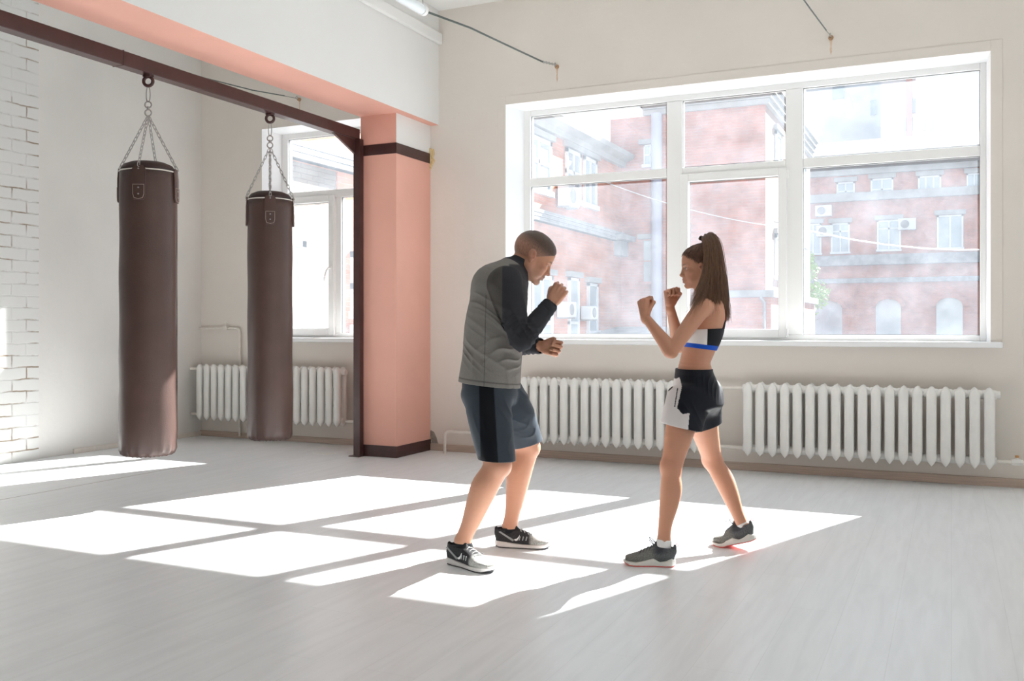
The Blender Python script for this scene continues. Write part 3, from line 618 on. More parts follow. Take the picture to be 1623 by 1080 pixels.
for (u0, u1, v0) in [(1276, 1335, 476), (1388, 1428, 474), (1484, 1526, 472)]:
    a = onY(u0, 500, YF).x; b_ = onY(u1, 500, YF).x; zt2 = zf((u0+u1)/2, v0); zlo = zf(0, 560); xm = (a+b_)/2; hw = (b_-a)/2
    arc = [(xm+hw*math.cos(t*PI/8), zt2-.45+.45*math.sin(t*PI/8)) for t in range(9)]
    g = MB().prism([(x, YF-.02, z) for x, z in [(b_, zlo)]+arc+[(a, zlo)]], (0, .1, 0)).build('arched_opening', ext_glass, far)
    arc2 = [(xm+(hw+.25)*math.cos(t*PI/8), zt2-.45+.7*math.sin(t*PI/8)) for t in range(9)]
    ring = [(x, YF-.15, z) for x, z in arc2]+[(x, YF-.15, z) for x, z in arc[::-1]]
    m = MB()
    for i in range(8):
        A_, B_, C_, D_ = arc2[i], arc2[i+1], arc[i+1], arc[i]; m.prism([(A_[0], YF-.18, A_[1]), (B_[0], YF-.18, B_[1]), (C_[0], YF-.18, C_[1]), (D_[0], YF-.18, D_[1])], (0, .2, 0))
    m.build('arch_hood', brick_red_old, g)
aircon('Y', YF, onY(1306, 335, YF).x, zf(1306, 335), 'air conditioner under the upper string course of the distant range', 1.1)
aircon('Y', YF, onY(1308, 367, YF).x, zf(1308, 367), 'air conditioner between the two left windows of the distant range', 1.1)
aircon('Y', YF, onY(1438, 356, YF).x, zf(1438, 356), 'air conditioner right of the middle window of the distant range', 1.1)
# towers beyond
YT = 110.0
def tower(u0, u1, vtop, Y, m_, label, dep=14, wins=()):
    a, b_ = onY(u0, 200, Y).x, onY(u1, 200, Y).x; zt2 = onY((u0+u1)/2, vtop, Y).z
    r = empty('tower_block', ((a+b_)/2, Y, ZG)); tag(r, label, 'building')
    MB().box(a, b_, Y, Y+dep, ZG-4, zt2).build('wall', m_, r)
    for (p0, p1, q0, q1) in wins:
        f = MB().box(onY(p0, 0, Y).x, onY(p1, 0, Y).x, Y-.3, Y+.1, onY(p0, q1, Y).z, onY(p0, q0, Y).z).build('window', ext_glass, r)
    return r
tower(1262, 1400, 60, YT, tower_white, 'tall pale tower block rising behind the distant roof', 14, [(1380, 1389, 160, 183), (1320, 1338, 120, 158)])
t2 = tower(1396, 1452, 60, YT-12, tower_white, 'slimmer tower with a pinkish corner beyond the roof', 14, [(1436, 1447, 188, 208), (1446, 1452, 158, 180)])
MB().box(onY(1437, 0, YT-12).x, onY(1446, 0, YT-12).x, YT-12.5, YT-11.9, ZG, onY(1440, 60, YT-12).z).build('pink_stripe', tower_pink, t2)
tower(1452, 1482, 168, YT+8, tower_white, 'lower pale block right of the tower blocks', 10, [(1463, 1467, 190, 207), (1474, 1478, 195, 207)])
tower(1482, 1530, 186, YT+20, tower_white, 'farthest low pale block on the skyline', 10)
# outdoor cables
def ocable(p0, p1, sag, label, r=.012):
    p0, p1 = Vector(p0), Vector(p1); pts = [p0.lerp(p1, t/12)-Vector((0, 0, sag*4*(t/12)*(1-t/12))) for t in range(13)]
    o = MB().tube(pts, r, 5).build('outdoor_cable', ext_white, smooth=True); tag(o, label, 'cable')
ocable(onX(955, 287, WX+.1), onY(1213, 357, YC-.15), .12, 'pale cable sagging from the brick wing to the brick block')
ocable((CXr+.05, 24.0, onY(1260, 350, 24).z), (6.0, 32, 4.4), .9, 'pale cable crossing the yard in the right pane', .02)
# tree
tr = empty('leafy_tree', tuple(onY(1272, 440, 40).xy)+(ZG,)); tag(tr, 'bright green leafy tree at the left of the right pane', 'tree')
base = onY(1272, 440, 40); rnd = random.Random(5)
m = MB(); m.tube([(base.x, 40, ZG), (base.x+.05, 40, 0), (base.x, 40, 3.2)], [.14, .1, .03], 8)
for k in range(9):
    z_ = 0.2+k*.27; a = k*2.4; m.tube([(base.x, 40, z_), (base.x+.5*math.cos(a), 40+.5*math.sin(a), z_+.35), (base.x+.95*math.cos(a), 40+.9*math.sin(a), z_+.45)], [.03, .02, .008], 5)
m.build('trunk', wood_trunk, tr)
m = MB()
cl = [(onY(u, v, 40), r*1.33) for u, v, r in [(1278, 452, .42), (1284, 430, .3), (1290, 466, .5), (1272, 480, .5), (1280, 410, .22), (1300, 470, .3), (1282, 490, .3), (1262, 440, .5), (1255, 470, .6), (1250, 420, .4)]]
for c_, r in cl:
    for k in range(170):
        d = Vector((rnd.gauss(0, 1), rnd.gauss(0, 1), rnd.gauss(0, 1))).normalized()*r*rnd.random()**.4; p = c_+d
        u_ = Vector((rnd.gauss(0, 1), rnd.gauss(0, 1), rnd.gauss(0, 1))).normalized(); w_ = u_.orthogonal().normalized(); s = .065+.04*rnd.random()
        m.add([p-u_*s, p+w_*s*.5, p+u_*s, p-w_*s*.5], [(0, 1, 2, 3)])
fo = m.build('foliage', leaf_m, tr, fix=False); fo['kind'] = 'stuff'
# ------------------------------------------------------------------ sculpting: signed distances blended on a grid, then meshed as one skin
def V3(p): return np.array([p[0], p[1], p[2]], dtype=np.float64)
def unit(v): v = np.asarray(v, float); return v/np.linalg.norm(v)
def crs(Q, sub):
    if len(Q) < 3: return Q
    out = []; n = len(Q)-1
    for i in range(n):
        p0 = Q[i-1] if i else 2*Q[0]-Q[1]; p1, p2 = Q[i], Q[i+1]; p3 = Q[i+2] if i+2 <= n else 2*Q[n]-Q[n-1]
        for j in range(sub):
            f = j/sub; out.append(.5*((2*p1)+(-p0+p2)*f+(2*p0-5*p1+4*p2-p3)*f*f+(-p0+3*p1-3*p2+p3)*f**3))
    return np.array(out+[Q[-1]])
class Field:
    def __init__(s, lo, hi, h, M=None):
        s.M = np.eye(3) if M is None else M
        s.lo = V3(lo); s.h = h; s.n = np.ceil((V3(hi)-s.lo)/h).astype(int)+1; s.d = np.full(s.n, 1.0, np.float32)
    def win(s, lo, hi, pad):
        a = np.clip(np.floor((lo-pad-s.lo)/s.h).astype(int), 0, s.n-1); b = np.clip(np.ceil((hi+pad-s.lo)/s.h).astype(int)+1, 1, s.n)
        sl = tuple(slice(a[i], max(b[i], a[i]+1)) for i in range(3))
        ax = [(np.arange(sl[i].start, sl[i].stop)*s.h+s.lo[i]).astype(np.float32) for i in range(3)]
        return sl, ax[0][:, None, None], ax[1][None, :, None], ax[2][None, None, :]
    def blend(s, sl, d, k, op='add'):
        o = s.d[sl]
        if op == 'add':
            if k > 0: hh = np.maximum(k-np.abs(o-d), 0); s.d[sl] = np.minimum(o, d)-hh*hh*(.25/k)
            else: s.d[sl] = np.minimum(o, d)
        elif op == 'sub':
            d = -d
            if k > 0: hh = np.maximum(k-np.abs(o-d), 0); s.d[sl] = np.maximum(o, d)+hh*hh*(.25/k)
            else: s.d[sl] = np.maximum(o, d)
        else:
            s.d[sl] = np.maximum(o, d)
    def w(s, p): return s.M @ V3(p)
    def cone(s, a, b, ra, rb, k=.01, op='add'):
        a, b = s.w(a), s.w(b); r = max(ra, rb); sl, X, Y, Z = s.win(np.minimum(a, b)-r, np.maximum(a, b)+r, k+3*s.h)
        ab = b-a; L2 = float(ab@ab)+1e-12; px, py, pz = X-a[0], Y-a[1], Z-a[2]
        t = np.clip((px*ab[0]+py*ab[1]+pz*ab[2])/L2, 0, 1)
        d = np.sqrt((px-t*ab[0])**2+(py-t*ab[1])**2+(pz-t*ab[2])**2)-(ra+(rb-ra)*t); s.blend(sl, d, k, op)
    def chain(s, pts, rs, k=.01, op='add', sub=4):
        # a limb: rounded cones along a smooth curve, joined first, blended in once
        Q = np.array([list(s.w(p))+[r] for p, r in zip(pts, rs)]); Q = crs(Q, sub); r = Q[:, 3].max(); lo, hi = Q[:, :3].min(0)-r, Q[:, :3].max(0)+r
        sl, X, Y, Z = s.win(lo, hi, k+3*s.h); D = None; off = [q.start for q in sl]
        D = np.full([q.stop-q.start for q in sl], 1.0, np.float32)
        for i in range(len(Q)-1):
            a, b, ra, rb = Q[i, :3], Q[i+1, :3], Q[i, 3], Q[i+1, 3]; rr = max(ra, rb); s2, X, Y, Z = s.win(np.minimum(a, b)-rr, np.maximum(a, b)+rr, k+3*s.h)
            ab = b-a; L2 = float(ab@ab)+1e-12; x, y, z = X-a[0], Y-a[1], Z-a[2]; t = np.clip((x*ab[0]+y*ab[1]+z*ab[2])/L2, 0, 1)
            d = np.sqrt((x-t*ab[0])**2+(y-t*ab[1])**2+(z-t*ab[2])**2)-(ra+(rb-ra)*t); l2 = tuple(slice(s2[j].start-off[j], s2[j].stop-off[j]) for j in range(3)); D[l2] = np.minimum(D[l2], d)
        s.blend(sl, D, k, op)
    def ell(s, c, ax, r, k=.01, op='add', p=2):
        c = s.w(c); A = [unit(s.w(a)) for a in ax]; ext = sum(np.abs(A[i])*r[i] for i in range(3)); sl, X, Y, Z = s.win(c-ext, c+ext, k+3*s.h)
        px, py, pz = X-c[0], Y-c[1], Z-c[2]; q = [(px*A[i][0]+py*A[i][1]+pz*A[i][2]) for i in range(3)]
        k0 = sum(np.abs(q[i]/r[i])**p for i in range(3))**(1/p)
        if p == 2: k1 = np.sqrt(sum((q[i]/r[i]**2)**2 for i in range(3)))+1e-9; d = k0*(k0-1)/k1
        else: d = (k0-1)*min(r)
        s.blend(sl, d, k, op)
    def loft(s, secs, adir, k=.02, op='add', cap=.6, p=2.2, grow=0):
        # secs: (centre, half-size along adir, half-size across); elliptical tube through the centres
        Q = crs(np.array([list(s.w(c))+[a+grow, b+grow] for c, a, b in secs]), 3); R0 = Q[:, 3:].max()
        SL, X, Y, Z = s.win(Q[:, :3].min(0)-R0, Q[:, :3].max(0)+R0, k+3*s.h); DD = np.full([q.stop-q.start for q in SL], 1.0, np.float32); nq = len(Q)-1
        for i in range(nq):
            c0, a0, b0 = Q[i, :3], Q[i, 3], Q[i, 4]; c1, a1, b1 = Q[i+1, :3], Q[i+1, 3], Q[i+1, 4]; ad = adir; cp_ = cap
            t_ = unit(c1-c0); u = s.w(ad); u = unit(u-t_*(u@t_)); w = np.cross(t_, u); L = float(np.linalg.norm(c1-c0)); r = max(a0, b0, a1, b1)
            sl, X, Y, Z = s.win(np.minimum(c0, c1)-r, np.maximum(c0, c1)+r, k+3*s.h)
            px, py, pz = X-c0[0], Y-c0[1], Z-c0[2]; q = px*t_[0]+py*t_[1]+pz*t_[2]; t = np.clip(q/L, 0, 1); over = q-t*L
            A = a0+(a1-a0)*t; B = b0+(b1-b0)*t; m = np.minimum(A, B)
            qa = np.abs((px*u[0]+py*u[1]+pz*u[2])/A); qb = np.abs((px*w[0]+py*w[1]+pz*w[2])/B)
            e = np.abs(over)/(m*cap)
            d = ((qa**p+qb**p+e**p)**(1/p)-1)*m; l2 = tuple(slice(sl[j].start-SL[j].start, sl[j].stop-SL[j].start) for j in range(3)); DD[l2] = np.minimum(DD[l2], d)
        s.blend(SL, DD, k, op)
    def cut(s, pt, nrm, off=0):      # keep the side the normal points away from
        n = unit(s.w(nrm)); pt = s.w(pt); X, Y, Z = [(np.arange(s.n[i])*s.h+s.lo[i]).astype(np.float32) for i in range(3)]
        d = (X[:, None, None]-pt[0])*n[0]+(Y[None, :, None]-pt[1])*n[1]+(Z[None, None, :]-pt[2])*n[2]-off; s.d = np.maximum(s.d, d.astype(np.float32))
    def ripple(s, c, r, axis, wl, amp, fall=None, warp=0, ph=0):
        # soft cloth folds: adds amp*sin along axis within radius r of c
        c = s.w(c); sl, X, Y, Z = s.win(c-r, c+r, 0); a = unit(s.w(axis))
        px, py, pz = X-c[0], Y-c[1], Z-c[2]; q = px*a[0]+py*a[1]+pz*a[2]; rr = np.sqrt(px**2+py**2+pz**2)/r; f = np.clip(1-rr, 0, 1)**.8
        qq = q+warp*(.016*np.sin(px*14+pz*19+1.3+ph)+.012*np.sin(py*23-pz*11+ph)+.007*np.sin(px*41+pz*33)); env = .55+.45*np.sin(px*19+pz*27+py*9+2.1*ph+1)
        o = -(((1-np.abs(np.sin(qq*PI/wl+ph)))**1.6)-.42)*amp*2.0*f*env; s.d[sl] += o.astype(np.float32)
    def mesh(s):
        d = s.d; i0 = (d < 0); n = d.shape
        # cells with a sign change
        c = i0[:-1, :-1, :-1].astype(np.int8)
        for ix in (0, 1):
            for iy in (0, 1):
                for iz in (0, 1):
                    if ix+iy+iz: c = c+i0[ix:n[0]-1+ix, iy:n[1]-1+iy, iz:n[2]-1+iz]
        act = np.argwhere((c > 0) & (c < 8)); idx = np.full((n[0]-1, n[1]-1, n[2]-1), -1, np.int32); idx[act[:, 0], act[:, 1], act[:, 2]] = np.arange(len(act))
        P = np.zeros((len(act), 3)); cnt = np.zeros(len(act)); cor = [(a, b, e) for a in (0, 1) for b in (0, 1) for e in (0, 1)]
        vals = {q: d[act[:, 0]+q[0], act[:, 1]+q[1], act[:, 2]+q[2]].astype(np.float64) for q in cor}
        for q in cor:
            for a in range(3):
                if q[a] == 0:
                    q2 = list(q); q2[a] = 1; q2 = tuple(q2); v0, v1 = vals[q], vals[q2]; mk = (v0 < 0) != (v1 < 0)
                    t = np.where(mk, v0/np.where(mk, v0-v1, 1), 0); pt = np.tile(np.array(q, float), (len(act), 1)); pt[:, a] = t; P[mk] += pt[mk]; cnt[mk] += 1
        P = ((act+P/cnt[:, None])*s.h+s.lo) @ s.M; F = []
        for a in range(3):
            b, e = (a+1) % 3, (a+2) % 3; sa = [slice(None)]*3; sb = [slice(None)]*3; sa[a] = slice(0, n[a]-1); sb[a] = slice(1, n[a])
            ch = np.argwhere(i0[tuple(sa)] != i0[tuple(sb)]); ok = (ch[:, b] > 0) & (ch[:, e] > 0) & (ch[:, b] < n[b]-1) & (ch[:, e] < n[e]-1); ch = ch[ok]
            ins = i0[ch[:, 0], ch[:, 1], ch[:, 2]]
            def cell(db, de): q = ch.copy(); q[:, b] -= db; q[:, e] -= de; return idx[q[:, 0], q[:, 1], q[:, 2]]
            qd = np.stack([cell(1, 1), cell(0, 1), cell(0, 0), cell(1, 0)], 1); qd[~ins] = qd[~ins][:, ::-1]; F.append(qd)
        F = np.concatenate(F); F = F[(F >= 0).all(1)]
        return P, F
def relax(P, F, it=1, lam=.5):
    for _ in range(it):
        acc = np.zeros_like(P); cn = np.zeros(len(P))
        for i in range(4):
            a, b = F[:, i], F[:, (i+1) % 4]
            for k in range(3): acc[:, k] += np.bincount(a, P[b, k], len(P))+np.bincount(b, P[a, k], len(P))
            cn += np.bincount(a, minlength=len(P))+np.bincount(b, minlength=len(P))
        P = P+lam*(acc/np.maximum(cn, 1)[:, None]-P)
    return P
def field_obj(name, fld, mats, parent, smooth=1, color=None, matfn=None, shift=None):
    P, F = fld.mesh(); P = relax(P, F, smooth); P0 = P
    if shift is not None: P = shift(P)
    me = bpy.data.meshes.new(name); me.vertices.add(len(P)); me.vertices.foreach_set('co', P.astype(np.float32).ravel())
    me.loops.add(F.size); me.loops.foreach_set('vertex_index', F.astype(np.int32).ravel()); me.polygons.add(len(F))
    me.polygons.foreach_set('loop_start', np.arange(len(F), dtype=np.int32)*4); me.polygons.foreach_set('loop_total', np.full(len(F), 4, np.int32))
    me.update(calc_edges=True); me.validate()
    for m in (mats if isinstance(mats, (list, tuple)) else [mats]): me.materials.append(m)
    if matfn is not None:
        c = P[F].mean(1); me.polygons.foreach_set('material_index', matfn(c).astype(np.int32))
    if color is not None:
        C = np.ones((len(P), 4), np.float32); C[:, :3] = color(P0); ca = me.color_attributes.new('tone', 'FLOAT_COLOR', 'POINT'); ca.data.foreach_set('color', C.ravel())
    me.shade_smooth(); return link_mesh(name, me, parent)
def tone_mat(name, rough=.5, sss=0, spec=.4, bump=0, bscale=200, sheen=0, srad=(1, .35, .2), mulvar=0, mscale=60, stretch=None):
    m = bpy.data.materials.new(name); m.use_nodes = True; t = m.node_tree; b = t.nodes['Principled BSDF']
    a = t.nodes.new('ShaderNodeAttribute'); a.attribute_name = 'tone'; src = a.outputs['Color']; tcn = t.nodes.new('ShaderNodeTexCoord'); vec = tcn.outputs['Object']
    if stretch:
        mp = t.nodes.new('ShaderNodeMapping'); mp.inputs['Scale'].default_value = stretch; t.links.new(vec, mp.inputs[0]); vec = mp.outputs[0]
    if mulvar:
        n = t.nodes.new('ShaderNodeTexNoise'); n.inputs['Scale'].default_value = mscale; n.inputs['Detail'].default_value = 5; t.links.new(vec, n.inputs['Vector'])
        mr = t.nodes.new('ShaderNodeMapRange'); mr.inputs['From Min'].default_value = .3; mr.inputs['From Max'].default_value = .7; mr.inputs['To Min'].default_value = 1-mulvar; mr.inputs['To Max'].default_value = 1+mulvar; t.links.new(n.outputs['Fac'], mr.inputs['Value'])
        vm = t.nodes.new('ShaderNodeVectorMath'); vm.operation = 'SCALE'; t.links.new(src, vm.inputs[0]); t.links.new(mr.outputs[0], vm.inputs['Scale']); src = vm.outputs[0]
    t.links.new(src, b.inputs['Base Color']); b.inputs['Roughness'].default_value = rough; b.inputs['Specular IOR Level'].default_value = spec; b.inputs['Sheen Weight'].default_value = sheen
    if sss: b.inputs['Subsurface Weight'].default_value = sss; b.inputs['Subsurface Radius'].default_value = srad; b.inputs['Subsurface Scale'].default_value = .012
    if bump:
        n2 = t.nodes.new('ShaderNodeTexNoise'); n2.inputs['Scale'].default_value = bscale; t.links.new(vec, n2.inputs['Vector']); bp = t.nodes.new('ShaderNodeBump'); bp.inputs['Strength'].default_value = bump; bp.inputs['Distance'].default_value = .002
        t.links.new(n2.outputs['Fac'], bp.inputs['Height']); t.links.new(bp.outputs[0], b.inputs['Normal'])
    return m
skin_m = tone_mat('skin', .5, .12, .35, .15, 180)
cloth_m = tone_mat('sports_fabric', .85, 0, .12, .25, 420, mulvar=.06, mscale=160)
satin_m = tone_mat('smooth_fabric', .55, 0, .16, .1, 300)
hair_m = tone_mat('hair', .42, 0, .5, .3, 90, mulvar=.35, mscale=90, stretch=(6, 6, 1))
knit_m = tone_mat('shoe_knit', .8, 0, .3, .5, 500, mulvar=.45, mscale=260)
rubber_m = tone_mat('shoe_rubber', .5, 0, .4)

def gauss(P, c, r, ax=None):
    q = P-V3(c)
    if ax is not None: q = np.stack([q@unit(V3(ax[i]))/r[i] for i in range(3)], 1); return np.exp(-(q**2).sum(1))
    return np.exp(-(q**2).sum(1)/r**2)
def mixc(C, col, w): return C+(np.array(col)-C)*np.clip(w, 0, 1)[:, None]

def fist(F, wrist, D, N, right, sc=1.0, curl=(76, 98, 62), loose=0, fr=.0088, wr=.026):
    """closed hand: wrist point, D wrist->knuckles, N palm-facing normal. T = thumb side."""
    D = unit(V3(D)); N = V3(N); N = unit(N-D*(N@D)); T = np.cross(D, N)*(1 if right else -1); w = V3(wrist); L = .088*sc
    kn = []; info = {}
    for i, (tt, ll) in enumerate([(.031, 1.0), (.010, 1.02), (-.011, .97), (-.030, .89)]):
        k_ = w+D*L*ll+T*tt*sc-N*.004*sc; b_ = w+D*.012*sc+T*tt*.55*sc
        F.cone(b_, k_, .0145*sc, .0115*sc, .006); F.cone(b_+N*.010*sc, k_+N*.012*sc-D*.008*sc, .014*sc, .011*sc, .006); kn.append(k_)
    F.cone(w-D*.02, w+D*.015, wr*.86*sc, .022*sc, .012)
    F.ell(w+D*.035*sc+T*.024*sc+N*.012*sc, (D, T, N), (.030*sc, .016*sc, .016*sc), .008)   # thenar
    F.ell(w+D*.035*sc-T*.024*sc+N*.010*sc, (D, T, N), (.032*sc, .013*sc, .014*sc), .008)
    for i, k_ in enumerate(kn):
        ls = [(.044, .027, .020), (.049, .031, .021), (.045, .029, .020), (.036, .022, .018)][i]; a = 0; p = k_; r = fr*sc*(1 if i < 3 else .88)
        sp = T*((.5-i/3)*.0015)
        for j in range(3):
            a += math.radians(curl[j]-loose*(3-i)*2); dd = D*math.cos(a)+N*math.sin(a); q = p+dd*ls[j]*sc+sp
            F.cone(p, q, r*(1.08 if j == 0 else 1), r*(.97 if j < 2 else .88), .0025 if j else .004); p = q
            if j == 0: info['pip%d' % i] = q
            r *= .96
    # thumb leaves the side of the palm near its base and closes across the fingers
    t0 = w+D*.022*sc+T*.026*sc+N*.010*sc; t1 = w+D*.056*sc+T*.044*sc+N*.026*sc; t2 = w+D*.071*sc+T*.034*sc+N*.050*sc; t3 = w+D*.066*sc+T*.010*sc+N*.058*sc
    F.chain([t0, t1, t2, t3], [.0135*sc, .0112*sc, .0102*sc, .0085*sc], .004)
    info.update(D=D, N=N, T=T, kn=kn, tip=t3); return info

def skull(F, c, f, l, u, s):
    for x, z, rx, ry, rz in ((-.010, .040, .096, .076, .078), (-.022, .030, .080, .074, .078), (.030, .030, .058, .064, .070), (.025, -.030, .055, .060, .060)): F.ell(c+(f*x+u*z)*s, (f, l, u), (rx*s, ry*s, rz*s), .02)
def head(F, c, fwd, up, male=True, s=1.0, ex=-.010):
    """c: centre of the head between the ears. returns frame and landmarks"""
    f = unit(V3(fwd)); u = V3(up); u = unit(u-f*(u@f)); l = np.cross(u, f); c = V3(c)
    def p(x, y, z): return c+(f*x+l*y+u*z)*s     # x forward, y left, z up (metres)
    A = (f, l, u)
    def E(x, y, z, rx, ry, rz, k=.012, op='add', pp=2): F.ell(p(x, y, z), A, (rx*s, ry*s, rz*s), k, op, pp)
    jw = .052 if male else .046; skull(F, c, f, l, u, s)
    E(.030, 0, -.035, .052, jw+.004, .060, .022)                                              # mid face
    for sd in (-1, 1):
        F.cone(p(.000, sd*(jw+.004), -.045), p(.060, sd*.018, -.090 if male else -.086), .018*s, .014*s, .018)   # jaw line
        F.cone(p(-.005, sd*(jw+.008), -.005), p(.000, sd*(jw+.004), -.048), .016*s, .017*s, .018)
        E(.060, sd*.040, -.022, .022, .022, .016, .014)                                         # cheekbone
        E(.055, sd*.036, -.050, .022, .018, .022, .014)
        F.cone(p(.080, sd*.010, .018), p(.066, sd*.045, .016), .0105*s, .009*s, .010)           # brow ridge
        E(.087, sd*.031, .000, .013, .017, .0105, .008, 'sub')                                  # socket
        E(.0685, sd*.031, -.001, .0120, .0135, .0120, .003)                                      # eyeball
        F.cone(p(.0785, sd*.018, .0055), p(.0705, sd*.047, .0030), .0036*s, .0032*s, .003)      # upper lid
        F.cone(p(.0770, sd*.018, -.0090), p(.0700, sd*.046, -.0060), .0028*s, .0028*s, .003); F.cone(p(.0705, sd*.0465, .0030), p(.0700, sd*.0465, -.0050), .0032*s, .0030*s, .003)
        # ear
        E(ex-.002, sd*.079, .001, .0165, .0095, .028, .004); E(ex-.009, sd*.085, .006, .015, .0065, .023, .003)
        E(ex+.001, sd*.0955, .003, .0095, .0115, .0185, .0015, 'sub'); E(ex+.012, sd*.083, -.004, .005, .006, .007, .002); E(ex+.003, sd*.080, -.024, .008, .006, .009, .004)
    E(.072, 0, -.093 if male else -.089, .017, .020 if male else .015, .015, .014)                # chin
    # nose
    tip = .1085 if male else .105; bz = .008
    F.cone(p(.0815, 0, bz+.006), p(tip-.010, 0, -.029), .0080*s, .0092*s, .010); E(tip-.006, 0, -.033 if male else -.031, .0105, .010, .0088, .005)
    for sd in (-1, 1): E(tip-.018, sd*.0115, -.036, .010, .0065, .0075, .004); E(tip-.014, sd*.0065, -.044, .0045, .003, .0035, .0015, 'sub')
    # mouth: muzzle, lips
    E(.078, 0, -.060, .017, .026, .024, .014)
    E(.0915, 0, -.0560, .0055, .019, .0050, .005); E(.0900, 0, -.0675, .0055, .017, .0055, .005)
    F.cone(p(.104, -.017, -.0620), p(.104, .017, -.0620), .0028*s, .0028*s, .002, 'sub'); E(.095, 0, -.0620, .006, .022, .0011, .0015, 'sub')
    E(.086, 0, -.078, .006, .014, .004, .006, 'sub')
    return dict(f=f, l=l, u=u, c=c, p=p, s=s, A=A)
def face_color(P, C, Hd, lip=(.50, .20, .17), brow=(.10, .06, .04), male=True):
    p, A, s = Hd['p'], Hd['A'], Hd['s']
    q = (P-Hd['c'])/s; x, y, z = q@Hd['f'], q@Hd['l'], q@Hd['u']; near = (np.abs(x) < .14) & (np.abs(z) < .13) & (np.abs(y) < .10)
    w = np.exp(-((z+.062)/.0095)**4-((y)/.021)**4)*(x > .078); C = mixc(C, lip, w*.65*near)
    C = mixc(C, (.20, .06, .05), np.exp(-((z+.0620)/.0022)**2-(y/.020)**4)*(x > .078)*near*.8)
    zz = .018+.006*(1-((np.abs(y)-.032)/.02)**2)-.006
    C = mixc(C, brow, np.exp(-((z-zz-.002)/(.0042 if male else .0034))**2-((np.abs(y)-.031)/.0185)**4)*(x > .058)*near*.85)
    for sd in (-1, 1):
        C = mixc(C, (.05, .03, .025), np.exp(-((z-.0025-.0010*(1-((np.abs(y)-.031)/.014)**2))/.0022)**2-((np.abs(y)-.032)/.0155)**4)*(x > .066)*near*(.85 if not male else .6))
        C = mixc(C, (.55, .20, .15), gauss(P, p(.0 if not male else -.008, sd*.083, 0), .022*s)*.4)
        C = mixc(C, (.62, .22, .16), gauss(P, p(.062, sd*.045, -.035), .024*s)*.10)
    C = mixc(C, (.60, .24, .18), gauss(P, p(.108, 0, -.034), .014*s)*.25)
    return C
eye_white = mat('eye_white', (.50, .46, .43), .3); iris_m = mat('iris', (.09, .07, .05), .15)
def eyes(Hd, parent, look=0):
    s = Hd['s']; p = Hd['p']
    for sd in (-1, 1):
        c = p(.0690, sd*.031, -.0015); m = MB(); r = .0124*s; ax = Hd['f']; 
        def sph(m, c, r, a0, a1, n=18, k=8):
            vs = []; e1 = Hd['l']; e2 = Hd['u']
            for i in range(k+1):
                a = a0+(a1-a0)*i/k
                for j in range(n): b_ = 2*PI*j/n; vs.append(c+ax*r*math.cos(a)+(e1*math.cos(b_)+e2*math.sin(b_))*r*math.sin(a))
            m.add(vs, [(i*n+j, i*n+(j+1) % n, (i+1)*n+(j+1) % n, (i+1)*n+j) for i in range(k) for j in range(n)])
        sph(m, c, r, .58, 2.2); m.mi = 1; sph(m, c+ax*.0002, r, .002, .60, k=5); m.build('eye', [eye_white, iris_m], parent, smooth=True)

